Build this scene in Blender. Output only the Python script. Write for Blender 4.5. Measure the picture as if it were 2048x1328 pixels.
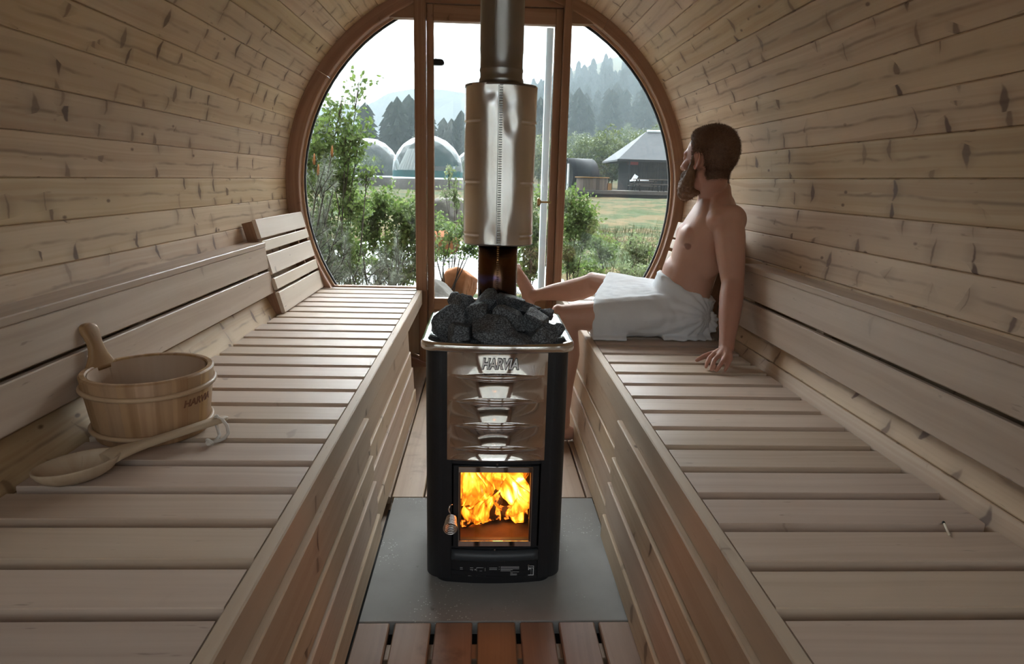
import bpy, bmesh, math, random
import numpy as np
from mathutils import Vector, Matrix, noise

for o in list(bpy.data.objects):
    bpy.data.objects.remove(o)
SC = bpy.context.scene
COL = SC.collection
PI = math.pi

# ---------------------------------------------------------------- camera, sky, exposure
AX = 1.0418          # height of the barrel axis above the floor
R = 1.15             # inner radius of the barrel
D = 3.863            # inner face of the front end wall
BZ = 0.4774          # top of the benches
cam_data = bpy.data.cameras.new('camera')
cam = bpy.data.objects.new('camera', cam_data)
COL.objects.link(cam)
SC.camera = cam
cam_data.sensor_fit = 'HORIZONTAL'
cam_data.sensor_width = 36.0
cam_data.lens = 1298.7 / 2048 * 36.0
cam_data.clip_start = 0.02
cam_data.clip_end = 6000
pit, yaw, rol = 0.22956, 0.04705, 0.02536
F = Vector((math.sin(yaw) * math.cos(pit), math.cos(yaw) * math.cos(pit), -math.sin(pit)))
R0 = Vector((math.cos(yaw), -math.sin(yaw), 0))
U0 = R0.cross(F)
RR = math.cos(rol) * R0 + math.sin(rol) * U0
UU = -math.sin(rol) * R0 + math.cos(rol) * U0
mw = Matrix((RR, UU, -F)).transposed().to_4x4()
mw.translation = Vector((-0.0215, 0.0, AX + 0.0797))
cam.matrix_world = mw

SC.view_settings.view_transform = 'Standard'
SC.view_settings.look = 'None'
SC.view_settings.gamma = 1.0
SC.view_settings.use_curve_mapping = False
SC.view_settings.exposure = 1.15

world = bpy.data.worlds.new('overcast_sky')
SC.world = world
world.use_nodes = True
_nt = world.node_tree
_nt.nodes.clear()
_out = _nt.nodes.new('ShaderNodeOutputWorld')
_bg = _nt.nodes.new('ShaderNodeBackground')
_tc = _nt.nodes.new('ShaderNodeTexCoord')
_sep = _nt.nodes.new('ShaderNodeSeparateXYZ')
_ramp = _nt.nodes.new('ShaderNodeValToRGB')
_ramp.color_ramp.elements[0].position = 0.0
_ramp.color_ramp.elements[0].color = (0.80, 0.87, 0.92, 1)
_ramp.color_ramp.elements[1].position = 0.6
_ramp.color_ramp.elements[1].color = (0.97, 0.99, 1.0, 1)
_nt.links.new(_tc.outputs['Generated'], _sep.inputs[0])
_nt.links.new(_sep.outputs['Z'], _ramp.inputs[0])
_nt.links.new(_ramp.outputs[0], _bg.inputs['Color'])
# thin cloud in front of the sun: a broad bright part of the sky beyond the glazed end
_dot = _nt.nodes.new('ShaderNodeVectorMath')
_dot.operation = 'DOT_PRODUCT'
_nt.links.new(_tc.outputs['Generated'], _dot.inputs[0])
_dot.inputs[1].default_value = Vector((0.0, 0.93, 0.36)).normalized()
_mr = _nt.nodes.new('ShaderNodeMapRange')
_mr.interpolation_type = 'SMOOTHSTEP'
_mr.inputs[1].default_value, _mr.inputs[2].default_value = 0.15, 1.0
_mr.inputs[3].default_value, _mr.inputs[4].default_value = 1.1, 29.0
_nt.links.new(_dot.outputs['Value'], _mr.inputs[0])
_nt.links.new(_mr.outputs[0], _bg.inputs['Strength'])
_nt.links.new(_bg.outputs[0], _out.inputs[0])

def portal(name, loc, rot, sx, sy):
    l = bpy.data.lights.new(name, 'AREA')
    l.shape = 'RECTANGLE'
    l.size, l.size_y = sx, sy
    l.cycles.is_portal = True
    o = bpy.data.objects.new(name, l)
    o.location, o.rotation_euler = loc, rot
    COL.objects.link(o)
portal('daylight_portal_front', (0, D + 0.09, AX + 0.1), (-PI / 2, 0, 0), 2.4, 2.3)
portal('daylight_portal_back', (0, -0.61, AX + 0.1), (PI / 2, 0, 0), 2.4, 2.3)

# ---------------------------------------------------------------- helpers
rng = random.Random(7)

def link(o, parent=None):
    COL.objects.link(o)
    if parent is not None:
        o.parent = parent
    return o

def tag(o, label=None, cat=None, group=None, kind=None):
    if label: o['label'] = label
    if cat: o['category'] = cat
    if group: o['group'] = group
    if kind: o['kind'] = kind
    return o

def empty(name, loc=(0, 0, 0), rotz=0.0):
    o = bpy.data.objects.new(name, None)
    o.empty_display_size = 0.05
    o.location = loc
    o.rotation_euler = (0, 0, rotz)
    return link(o)

class MB:
    """collects shapes, then links them as one mesh object"""
    def __init__(s):
        s.v, s.f, s.uv, s.sm = [], [], [], []
    def face(s, idx, uvs=None, smooth=False):
        s.f.append(tuple(idx)); s.uv.append(uvs or [(0, 0)] * len(idx)); s.sm.append(smooth)
    def plank(s, c, ax, up, L, W, T, ch=0.003, taper=0.0, rev=False):
        """board: c centre, ax length direction, up thickness direction; UV in metres, u along, v across the top face"""
        c, ax, up = Vector(c), Vector(ax).normalized(), Vector(up).normalized()
        up = (up - ax * ax.dot(up)).normalized()
        sd = up.cross(ax)
        w, t = W / 2, T / 2
        wb = w + taper
        prof = [(-w + ch, t), (w - ch, t), (w, t - ch), (wb, -t + ch), (wb - ch, -t), (-wb + ch, -t), (-wb, -t + ch), (-w, t - ch)]
        ru = rng.uniform(0, 60)
        b = len(s.v)
        for e in (-1, 1):
            for (a, h) in prof:
                s.v.append(tuple(c + ax * (e * L / 2) + sd * a + up * h))
        per = [0.0]
        for i in range(8):
            a, q = prof[i], prof[(i + 1) % 8]
            per.append(per[-1] + math.hypot(q[0] - a[0], q[1] - a[1]))
        off = -w + ch
        sg = -1 if rev else 1
        for i in range(8):
            j = (i + 1) % 8
            v0, v1 = sg * (per[i] + off), sg * (per[i + 1] + off)
            s.face((b + i, b + j, b + 8 + j, b + 8 + i), [(ru, v0), (ru, v1), (ru + L, v1), (ru + L, v0)])
        s.face([b + i for i in range(7, -1, -1)], [(ru + prof[i][1] * .3, prof[i][0]) for i in range(7, -1, -1)])
        s.face([b + 8 + i for i in range(8)], [(ru + L + prof[i][1] * .3, prof[i][0]) for i in range(8)])
        return s
    def box(s, c, size, rz=0.0, ch=0.0):
        x, y, z = size
        if x >= y:
            return s.plank(c, (math.cos(rz), math.sin(rz), 0), (0, 0, 1), x, y, z, min(ch, z / 3, y / 3) if ch else min(0.001, z / 4, y / 4))
        return s.plank(c, (-math.sin(rz), math.cos(rz), 0), (0, 0, 1), y, x, z, min(ch, z / 3, x / 3) if ch else min(0.001, z / 4, x / 4))
    def loft(s, rings, cap=(True, True), closed=True, smooth=True):
        """rings: lists of points (same count); joined ring to ring"""
        b = len(s.v); n = len(rings[0])
        for r in rings:
            s.v.extend(tuple(p) for p in r)
        acc = 0.0
        vs = [0.0]
        for i in range(1, len(rings)):
            acc += (Vector(rings[i][0]) - Vector(rings[i - 1][0])).length
            vs.append(acc)
        m = n if closed else n - 1
        circ = [0.0]
        mid = rings[len(rings) // 2]
        for i in range(n):
            circ.append(circ[-1] + (Vector(mid[(i + 1) % n]) - Vector(mid[i])).length)
        for k in range(len(rings) - 1):
            for i in range(m):
                j = (i + 1) % n
                a0 = b + k * n
                s.face((a0 + i, a0 + j, a0 + n + j, a0 + n + i),
                       [(vs[k], circ[i]), (vs[k], circ[i + 1]), (vs[k + 1], circ[i + 1]), (vs[k + 1], circ[i])], smooth)
        if closed and cap[0]:
            s.face([b + i for i in range(n - 1, -1, -1)], [(rings[0][i][0], rings[0][i][1]) for i in range(n - 1, -1, -1)])
        if closed and cap[1]:
            e = b + (len(rings) - 1) * n
            s.face([e + i for i in range(n)], [(rings[-1][i][0], rings[-1][i][1]) for i in range(n)])
        return s
    def tube(s, pts, rad, n=10, cap=True, smooth=True):
        pts = [Vector(p) for p in pts]
        if not isinstance(rad, (list, tuple)):
            rad = [rad] * len(pts)
        rings = []
        ref = None
        for i, p in enumerate(pts):
            t = (pts[min(i + 1, len(pts) - 1)] - pts[max(i - 1, 0)])
            if t.length < 1e-9: t = Vector((0, 0, 1))
            t.normalize()
            if ref is None:
                ref = Vector((0, 0, 1)) if abs(t.z) < 0.9 else Vector((1, 0, 0))
            a = (ref - t * ref.dot(t)).normalized()
            ref = a
            bb = t.cross(a)
            rings.append([p + (a * math.cos(2 * PI * k / n) + bb * math.sin(2 * PI * k / n)) * rad[i] for k in range(n)])
        return s.loft(rings, (cap, cap), True, smooth)
    def lathe(s, c, prof, n=48, cap=(False, False), smooth=True):
        c = Vector(c)
        rings = [[c + Vector((r * math.cos(2 * PI * k / n), r * math.sin(2 * PI * k / n), z)) for k in range(n)] for r, z in prof]
        return s.loft(rings, cap, True, smooth)
    def prism(s, poly, o, ux, uy, uz, h, smooth=False):
        """polygon in (ux,uy) at o, extruded by h along uz"""
        o, ux, uy, uz = Vector(o), Vector(ux), Vector(uy), Vector(uz)
        r0 = [o + ux * a + uy * b for a, b in poly]
        r1 = [p + uz * h for p in r0]
        return s.loft([r0, r1], (True, True), True, smooth)
    def grid(s, fn, nu, nv, smooth=True, uvf=None):
        b = len(s.v)
        for j in range(nv + 1):
            for i in range(nu + 1):
                s.v.append(tuple(fn(i / nu, j / nv)))
        for j in range(nv):
            for i in range(nu):
                a = b + j * (nu + 1) + i
                q = (a, a + 1, a + nu + 2, a + nu + 1)
                s.face(q, [((i + d) / nu, (j + e) / nv) for d, e in ((0, 0), (1, 0), (1, 1), (0, 1))], smooth)
        return s
    def build(s, name, mat, parent=None, loc=None):
        me = bpy.data.meshes.new(name)
        me.from_pydata(s.v, [], s.f)
        ul = me.uv_layers.new(name='UVMap')
        flat = [c for f in s.uv for q in f for c in q]
        ul.data.foreach_set('uv', flat)
        me.polygons.foreach_set('use_smooth', s.sm)
        me.materials.append(mat)
        me.update()
        o = bpy.data.objects.new(name, me)
        if loc is not None: o.location = loc
        return link(o, parent)

def fix_normals(o):
    bm = bmesh.new(); bm.from_mesh(o.data)
    bmesh.ops.recalc_face_normals(bm, faces=bm.faces)
    bm.to_mesh(o.data); bm.free()
    return o

def text_mesh(name, txt, size, ext, mat, mtx, parent=None, shear=0.0, bold=0.0):
    cu = bpy.data.curves.new(name, 'FONT')
    cu.body, cu.size, cu.extrude, cu.shear, cu.offset = txt, size, ext, shear, bold
    cu.align_x, cu.align_y = 'CENTER', 'CENTER'
    t = bpy.data.objects.new(name, cu)
    COL.objects.link(t)
    dg = bpy.context.evaluated_depsgraph_get()
    me = bpy.data.meshes.new_from_object(t.evaluated_get(dg))
    bpy.data.objects.remove(t)
    me.transform(mtx)
    me.materials.clear(); me.materials.append(mat)
    o = bpy.data.objects.new(name, me)
    return link(o, parent)

# ---------------------------------------------------------------- materials
class NT:
    def __init__(s, name):
        s.m = bpy.data.materials.new(name)
        s.m.use_nodes = True
        s.t = s.m.node_tree
        s.t.nodes.clear()
        s.out = s.t.nodes.new('ShaderNodeOutputMaterial')
    def n(s, typ, ins=None, **props):
        nd = s.t.nodes.new('ShaderNode' + typ)
        for k, v in props.items(): setattr(nd, k, v)
        for k, v in (ins or {}).items():
            sk = nd.inputs[k]
            if isinstance(v, bpy.types.NodeSocket): s.t.links.new(v, sk)
            elif isinstance(v, bpy.types.Node): s.t.links.new(v.outputs[0], sk)
            else:
                if isinstance(v, tuple) and len(v) == 3 and sk.type == 'RGBA': v = (*v, 1)
                sk.default_value = v
        return nd
    def math(s, op, a, b=0.5, c=0.5, clamp=False):
        return s.n('Math', {0: a, 1: b, 2: c}, operation=op, use_clamp=clamp)
    def ss(s, x, lo, hi, a=0.0, b=1.0):
        nd = s.n('MapRange', {0: x, 1: lo, 2: hi, 3: a, 4: b}, interpolation_type='SMOOTHSTEP')
        return nd
    def mix(s, f, a, b, mode='MIX'):
        nd = s.t.nodes.new('ShaderNodeMix')
        nd.data_type = 'RGBA'; nd.blend_type = mode
        for i, v in ((0, f), (6, a), (7, b)):
            sk = nd.inputs[i]
            if isinstance(v, bpy.types.Node): v = v.outputs[2] if v.bl_idname == 'ShaderNodeMix' else v.outputs[0]
            if isinstance(v, bpy.types.NodeSocket): s.t.links.new(v, sk)
            else:
                if isinstance(v, tuple) and len(v) == 3: v = (*v, 1)
                sk.default_value = v
        return nd.outputs[2]
    def vec(s, x, y, z=0.0):
        return s.n('CombineXYZ', {0: x, 1: y, 2: z})
    def noise(s, vec, scale=1.0, detail=2.0, rough=0.5, dist=0.0):
        return s.n('TexNoise', {'Vector': vec, 'Scale': scale, 'Detail': detail, 'Roughness': rough, 'Distortion': dist})
    def bump(s, h, strength=0.3, dist=0.002):
        return s.n('Bump', {'Height': h, 'Strength': strength, 'Distance': dist})
    def pbr(s, col, rough=0.5, metal=0.0, bump=None, **kw):
        ins = {'Base Color': col, 'Roughness': rough, 'Metallic': metal}
        if bump is not None: ins['Normal'] = bump
        ins.update(kw)
        p = s.n('BsdfPrincipled', ins)
        s.t.links.new(p.outputs[0], s.out.inputs[0])
        return s.m

def plain(name, col, rough=0.5, metal=0.0, var=0.0, vs=8.0, bs=0.0, **kw):
    t = NT(name)
    tc = t.n('TexCoord').outputs['Object']
    c = col
    n = t.noise(tc, vs, 4, 0.6)
    if var:
        c = t.mix(n, tuple(x * (1 - var) for x in col), tuple(min(1, x * (1 + var)) for x in col))
    b = t.bump(t.noise(tc, vs * 3, 3, .6), bs, 0.003) if bs else None
    return t.pbr(c, rough, metal, b, **kw)

def wood(name, base, dark, knots=0.5, pith=0.0, rough=0.55, tint=0.18, knotcol=(0.10, 0.05, 0.025), grain=70.0, ring=1.0, stain=0.0):
    t = NT(name)
    uv = t.n('SeparateXYZ', {0: t.n('UVMap', uv_map='UVMap').outputs[0]})
    u, v = uv.outputs[0], uv.outputs[1]
    ri = t.n('NewGeometry').outputs['Random Per Island']
    r10 = t.math('MULTIPLY', ri, 37.0)
    # slow wander of the grain along the board
    wob = t.noise(t.vec(t.math('MULTIPLY', u, 1.6), t.math('MULTIPLY', v, 5.0), r10), 1.0, 2, .5)
    vv = t.math('ADD', v, t.math('MULTIPLY', t.math('SUBTRACT', wob, .5), .05))
    fine = t.noise(t.vec(t.math('MULTIPLY', u, 2.5), t.math('MULTIPLY', vv, grain * 2.2), r10), 1.0, 3, .6)
    rings = t.noise(t.vec(t.math('MULTIPLY', u, .35), t.math('MULTIPLY', vv, grain * .55), r10), 1.0, 2, .6)
    ringm = t.ss(rings, .42, .66)
    blot = t.noise(t.vec(t.math('MULTIPLY', u, 2.2), t.math('MULTIPLY', v, 9.0), r10), 1.0, 3, .6)
    f = t.math('ADD', t.math('MULTIPLY', fine, .40), t.math('MULTIPLY', ringm, .45 * ring))
    f = t.math('ADD', f, t.math('MULTIPLY', t.math('SUBTRACT', blot, .5), .7), clamp=True)
    col = t.mix(f, base, dark)
    if pith:
        wv = t.noise(t.vec(t.math('MULTIPLY', u, 2.2), r10, 0.0), 1.0, 3, .6)
        pv = t.math('ABSOLUTE', t.math('SUBTRACT', v, t.math('MULTIPLY', t.math('SUBTRACT', wv, .5), .055)))
        pm = t.math('MULTIPLY', t.ss(pv, .0075, .0), t.ss(t.noise(t.vec(t.math('MULTIPLY', u, 4.0), r10, 5.0), 1.0, 3, .6), .38, .60))
        col = t.mix(t.math('MULTIPLY', t.ss(pv, .05, .0), .28), col, dark)
        col = t.mix(t.math('MULTIPLY', pm, pith), col, tuple(c * .40 for c in dark))
    if knots:
        # spike knots lying across the board
        wu = t.noise(t.vec(t.math('MULTIPLY', u, 9.0), t.math('MULTIPLY', v, 22.0), r10), 1.0, 2, .6)
        uu = t.math('ADD', u, t.math('MULTIPLY', t.math('SUBTRACT', wu, .5), .022))
        vo = t.n('TexVoronoi', {'Vector': t.vec(t.math('MULTIPLY', uu, 6.5), t.math('MULTIPLY', v, 15.0), r10), 'Scale': 1.0, 'Randomness': 1.0}, voronoi_dimensions='3D')
        vr = t.n('SeparateColor', {0: vo.outputs['Color']})
        vp = t.n('SeparateXYZ', {0: t.n('VectorMath', {0: vo.outputs['Position'], 1: t.vec(t.math('MULTIPLY', uu, 6.5), t.math('MULTIPLY', v, 15.0), r10)}, operation='SUBTRACT').outputs[0]})
        du = t.math('ABSOLUTE', vp.outputs[0]); dv = t.math('ABSOLUTE', vp.outputs[1])
        w_ = t.math('MULTIPLY', t.math('MULTIPLY', vr.outputs[1], .10), t.math('SUBTRACT', 1.0, t.math('MULTIPLY', dv, 1.7)))
        du = t.math('ABSOLUTE', t.math('ADD', vp.outputs[0], t.math('MULTIPLY', t.math('MULTIPLY', dv, dv), t.math('MULTIPLY', t.math('SUBTRACT', vr.outputs[2], .5), .9))))
        spike = t.math('MULTIPLY', t.ss(t.math('SUBTRACT', du, w_), .028, -.02), t.ss(dv, .66, .30))
        gate = t.ss(vr.outputs[0], 1.0 - knots * .62, 1.0 - knots * .62 + .1)
        km = t.math('MULTIPLY', spike, gate)
        halo = t.math('MULTIPLY', t.math('MULTIPLY', t.ss(du, .34, 0.0), t.ss(dv, .75, .2)), gate)
        col = t.mix(t.math('MULTIPLY', halo, .35), col, tuple(c * .62 for c in dark))
        col = t.mix(t.math('MULTIPLY', km, t.math('ADD', .45, t.math('MULTIPLY', vr.outputs[2], .45))), col, knotcol)
        # small round knots
        v2 = t.n('TexVoronoi', {'Vector': t.vec(t.math('MULTIPLY', u, 9.0), t.math('MULTIPLY', v, 17.0), t.math('ADD', r10, 3.3)), 'Scale': 1.0}, voronoi_dimensions='3D')
        g2 = t.ss(t.n('SeparateColor', {0: v2.outputs['Color']}).outputs[0], 1.0 - knots * .5, 1.05 - knots * .5)
        k2 = t.math('MULTIPLY', t.ss(v2.outputs['Distance'], .13, .05), g2)
        col = t.mix(t.math('MULTIPLY', k2, .78), col, knotcol)
    fleck = t.noise(t.vec(t.math('MULTIPLY', u, 13.0), t.math('MULTIPLY', v, 75.0), r10), 1.0, 2, .5)
    col = t.mix(t.math('MULTIPLY', t.ss(fleck, .70, .78), .45), col, tuple(c * .45 for c in dark))
    if stain:
        st = t.noise(t.n('TexCoord').outputs['Object'], 5.0, 5, .65)
        col = t.mix(t.math('MULTIPLY', t.ss(st, .55, .75), stain), col, tuple(c * .4 for c in dark))
    hs = t.n('HueSaturation', {'Hue': t.math('ADD', .494, t.math('MULTIPLY', ri, .012)), 'Saturation': t.math('ADD', .9, t.math('MULTIPLY', ri, .15)), 'Value': t.math('ADD', 1 - tint / 2, t.math('MULTIPLY', t.math('FRACT', t.math('MULTIPLY', ri, 7.31)), tint)), 'Color': col})
    return t.pbr(hs, rough, 0.0, t.bump(fine, .12, .0015), **{'Specular IOR Level': 0.35})

M = {}
M['stave'] = wood('spruce_staves', (0.62, 0.455, 0.285), (0.43, 0.27, 0.145), knots=.66, pith=.6, tint=.16, knotcol=(0.105, 0.045, 0.022))
M['bench'] = wood('alder_slats', (0.57, 0.45, 0.355), (0.38, 0.265, 0.19), knots=.08, tint=.18, grain=45, ring=.7, rough=.47)
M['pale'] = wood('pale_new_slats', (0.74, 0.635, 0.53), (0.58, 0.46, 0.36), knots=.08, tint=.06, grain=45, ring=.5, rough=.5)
M['bench_rail'] = wood('alder_rail', (0.57, 0.45, 0.335), (0.43, 0.305, 0.21), knots=.16, tint=.12, grain=45, ring=.6, rough=.6)
M['panel'] = wood('spruce_panels', (0.55, 0.41, 0.29), (0.43, 0.285, 0.18), knots=.3, tint=.16, ring=.8)
M['frame'] = wood('brown_oiled_frame', (0.37, 0.215, 0.13), (0.25, 0.125, 0.070), knots=.12, tint=.14, grain=60)
M['frame_edge'] = wood('pale_frame_edge', (0.50, 0.31, 0.18), (0.38, 0.21, 0.11), knots=.1, tint=.1)
M['duck'] = wood('worn_duckboard', (0.27, 0.165, 0.105), (0.175, 0.10, 0.062), knots=.12, tint=.2, stain=.6, ring=.6)
M['floorwood'] = wood('worn_floor', (0.40, 0.27, 0.175), (0.28, 0.175, 0.11), knots=.15, tint=.2, stain=.5)
M['bucketwood'] = wood('pine_bucket', (0.47, 0.29, 0.145), (0.30, 0.155, 0.065), knots=0.0, tint=.22, grain=55, ring=1.4, rough=.5)
M['bucketin'] = wood('pale_bucket_inside', (0.50, 0.36, 0.26), (0.42, 0.28, 0.19), knots=0.0, tint=.1, grain=45, ring=.5)
M['ladlewood'] = wood('pale_ladle_wood', (0.53, 0.41, 0.295), (0.42, 0.30, 0.195), knots=0.0, tint=.0, grain=50, ring=.7, rough=.5)
M['hoop'] = plain('rattan_hoop', (0.50, 0.34, 0.21), .45, var=.15)
M['cord'] = plain('white_cord', (0.62, 0.56, 0.50), .8)
M['chrome'] = plain('polished_steel', (0.80, 0.77, 0.75), .06, 1.0)
M['chrome_rim'] = plain('polished_rim', (0.78, 0.76, 0.74), .11, 1.0)
M['steel'] = plain('brushed_flue_steel', (0.36, 0.355, 0.35), .30, 1.0, var=.12)
M['black'] = plain('matt_black_paint', (0.012, 0.013, 0.016), .48, 0.0, var=.3)
M['black_lip'] = plain('dark_grey_paint', (0.035, 0.042, 0.05), .45)
M['white_mark'] = plain('white_print', (0.62, 0.64, 0.66), .6)
M['letter'] = plain('white_letter', (0.93, 0.93, 0.93), .4)
M['letter_edge'] = plain('black_letter_edge', (0.01, 0.01, 0.012), .4)
M['burnt'] = plain('burnt_mark', (0.20, 0.085, 0.04), .7)
M['firebrick'] = plain('sooty_firebrick', (0.10, 0.06, 0.035), .9, var=.5, vs=20, bs=.4)
M['brass'] = plain('dull_brass', (0.45, 0.33, 0.15), .35, 1.0)
M['white_alu'] = plain('white_aluminium', (0.74, 0.78, 0.80), .4)
M['rubber'] = plain('dark_rubber', (0.015, 0.015, 0.017), .7)
M['matchwood'] = plain('pale_match', (0.72, 0.62, 0.48), .7)

def _pipe_burnt():
    t = NT('heat_stained_pipe')
    tc = t.n('TexCoord').outputs['Object']
    z = t.n('SeparateXYZ', {0: tc}).outputs[2]
    n = t.noise(tc, 9.0, 3, .5)
    k = t.ss(t.math('ADD', z, t.math('MULTIPLY', n, .09)), .80, .99)
    c = t.mix(k, (0.018, 0.014, 0.02), (0.17, 0.085, 0.035))
    bl = t.math('MULTIPLY', t.ss(t.math('ABSOLUTE', t.math('SUBTRACT', z, .845)), .02, .0), t.ss(n, .5, .7))
    c = t.mix(bl, c, (0.10, 0.12, 0.42))
    return t.pbr(c, .22, 1.0)
M['pipe_burnt'] = _pipe_burnt()

def _sleeve():
    t = NT('dented_bright_steel')
    tc = t.n('TexCoord').outputs['Object']
    n = t.noise(tc, 3.6, 1, .4, .6)
    s = t.n('SeparateXYZ', {0: tc})
    tint = t.ss(t.noise(tc, 4.0, 3, .5), .35, .7)
    col = t.mix(tint, (0.84, 0.83, 0.82), (0.72, 0.67, 0.62))
    return t.pbr(col, .24, 1.0, t.bump(n, .9, .03))
M['sleeve'] = _sleeve()

def _slab():
    t = NT('concrete_board')
    tc = t.n('TexCoord').outputs['Object']
    n = t.noise(tc, 7.0, 5, .6)
    c = t.mix(n, (0.235, 0.23, 0.22), (0.34, 0.33, 0.32))
    sp = t.n('TexVoronoi', {'Vector': tc, 'Scale': 190.0})
    g = t.math('GREATER_THAN', t.n('SeparateColor', {0: sp.outputs['Color']}).outputs[0], .86)
    k = t.math('MULTIPLY', t.math('MULTIPLY', t.ss(sp.outputs['Distance'], .5, .25), g), t.ss(t.noise(tc, 4.5, 2, .5), .5, .62))
    c = t.mix(t.math('MULTIPLY', k, .8), c, (0.62, 0.62, 0.62))
    d = t.ss(t.noise(tc, 16.0, 3, .5), .68, .74)
    c = t.mix(t.math('MULTIPLY', d, .5), c, (0.07, 0.06, 0.055))
    return t.pbr(c, .9, 0.0, t.bump(n, .2, .003), **{'Specular IOR Level': .2})
M['slab'] = _slab()

def _glass(name, tint=(0.96, 0.98, 0.98), refl=1.0):
    t = NT(name)
    fr = t.n('Fresnel', {'IOR': 1.45})
    tr = t.n('BsdfTransparent', {'Color': tint})
    gl = t.n('BsdfGlossy', {'Color': (1, 1, 1), 'Roughness': .0})
    mx = t.n('MixShader', {0: t.math('MULTIPLY', fr, refl, clamp=True), 1: tr, 2: gl})
    t.t.links.new(mx.outputs[0], t.out.inputs[0])
    return t.m
M['glass'] = _glass('window_glass')
M['fireglass'] = _glass('stove_glass', (0.93, 0.90, 0.86), .6)

def _stone():
    t = NT('dark_sauna_stone')
    tc = t.n('TexCoord').outputs['Object']
    ri = t.n('ObjectInfo').outputs['Random']
    p = t.n('VectorMath', {0: tc, 1: t.vec(t.math('MULTIPLY', ri, 9.0), ri, 0.0)}, operation='ADD').outputs[0]
    sp = t.noise(p, 260.0, 2, .7)
    big = t.noise(p, 26.0, 4, .6)
    c = t.mix(t.ss(sp, .40, .66), (0.030, 0.033, 0.037), (0.185, 0.205, 0.225))
    c = t.mix(t.math('MULTIPLY', t.ss(big, .5, .72), .6), c, (0.055, 0.045, 0.038))
    h = t.math('ADD', t.math('MULTIPLY', big, 1.0), t.math('MULTIPLY', sp, .25))
    return t.pbr(c, .62, 0.0, t.bump(h, .8, .006))
M['stone'] = _stone()

def _flame():
    t = NT('wood_fire_flame')
    tc = t.n('TexCoord').outputs['Object']
    mp = t.n('Mapping', {'Vector': tc, 'Scale': (1.0, 1.0, .55)}).outputs[0]
    n = t.noise(mp, 12.0, 3, .55, 2.4)
    hot = t.ss(t.n('VectorMath', {0: tc, 1: (.055, .10, .225)}, operation='DISTANCE').outputs[1], .085, .0)
    hot2 = t.ss(t.n('VectorMath', {0: tc, 1: (-.07, .10, .29)}, operation='DISTANCE').outputs[1], .10, .0)
    lw = t.n('LayerWeight', {'Blend': .35}).outputs['Facing']
    heat = t.math('ADD', t.math('SUBTRACT', t.math('ADD', n, .06), t.math('MULTIPLY', lw, .30)), t.math('ADD', t.math('MULTIPLY', hot, .24), t.math('MULTIPLY', hot2, .08)))
    cr = t.n('ValToRGB', {0: heat})
    e = cr.color_ramp.elements
    e[0].position, e[0].color = .24, (0.30, 0.03, 0.002, 1)
    e[1].position, e[1].color = .80, (1.0, 0.80, 0.42, 1)
    a = e.new(.40); a.color = (0.80, 0.15, 0.006, 1)
    a = e.new(.54); a.color = (1.0, 0.33, 0.016, 1)
    a = e.new(.66); a.color = (1.0, 0.52, 0.06, 1)
    st = t.ss(heat, .25, .75, .16, 1.9)
    em = t.n('Emission', {'Color': cr, 'Strength': st})
    tr = t.n('BsdfTransparent', {'Color': (1, 1, 1)})
    al = t.ss(heat, .26, .50)
    mx = t.n('MixShader', {0: al, 1: tr, 2: em})
    t.t.links.new(mx.outputs[0], t.out.inputs[0])
    return t.m
M['flame'] = _flame()
def _ember():
    t = NT('burning_log')
    tc = t.n('TexCoord').outputs['Object']
    n = t.noise(tc, 40.0, 3, .6)
    em = t.n('Emission', {'Color': (1.0, .22, .02, 1), 'Strength': t.ss(n, .52, .66, .0, 1.6)})
    bs = t.n('BsdfPrincipled', {'Base Color': (.03, .018, .012, 1), 'Roughness': .9})
    ad = t.n('AddShader', {0: em, 1: bs})
    t.t.links.new(ad.outputs[0], t.out.inputs[0])
    return t.m
M['ember'] = _ember()
# ---------------------------------------------------------------- the barrel
YB = -0.55                     # rear end of the barrel
def staves(name, k0, k1):
    st = math.radians(5.537)
    m = MB()
    T = 0.042
    L = D + 0.22 - YB
    for k in range(k0, k1):
        a = (k + .5) * st
        n = Vector((math.cos(a), 0, math.sin(a)))
        rr = R * math.cos(st / 2)
        W = 2 * R * math.sin(st / 2) - 0.0006
        m.plank(Vector((0, YB + L / 2, AX)) + n * (rr + T / 2), (0, 1, 0), -n, L, W, T, 0.0028, taper=T * math.sin(st / 2), rev=(math.cos(a) < 0))
    return tag(m.build(name, M['stave']), kind='structure')
staves('wall_right', -14, 11)
staves('ceiling', 11, 22)
staves('wall_left', 22, 51)
# floor under the walkway
m = MB()
for i, x in enumerate(np.arange(-0.40, 0.46, 0.118)):
    m.plank((x, 3.02, -0.014), (0, 1, 0), (0, 0, 1), 1.72, 0.112, 0.028, .003)
tag(m.build('floor', M['floorwood']), kind='structure')
m = MB()
for x in np.arange(-0.43, 0.46, 0.10):
    m.plank((x, 0.68, -0.062), (0, 1, 0), (0, 0, 1), 2.96, 0.0995, 0.02, .001)
tag(m.build('floor_underlay', plain('dark_floor_base', (.035, .033, .032), .8, var=.4, vs=14)), kind='structure')

# ---------------------------------------------------------------- front end wall: arch ring, posts, glass, door
CX = 0.008
wf = empty('wall_front', (0, D, 0)); tag(wf, kind='structure')
def wfpart(mb, name, mat):
    o = mb.build(name, mat)
    o.parent = wf; o.matrix_parent_inverse = Matrix.Translation((0, -D, 0))
    return o
N = 96
def ringpts(r, y):
    return [Vector((CX * (0 if r > 1.14 else 1) + r * math.cos(2 * PI * k / N), y, AX + r * math.sin(2 * PI * k / N))) for k in range(N)]
RI = 1.083
m = MB()
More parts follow.
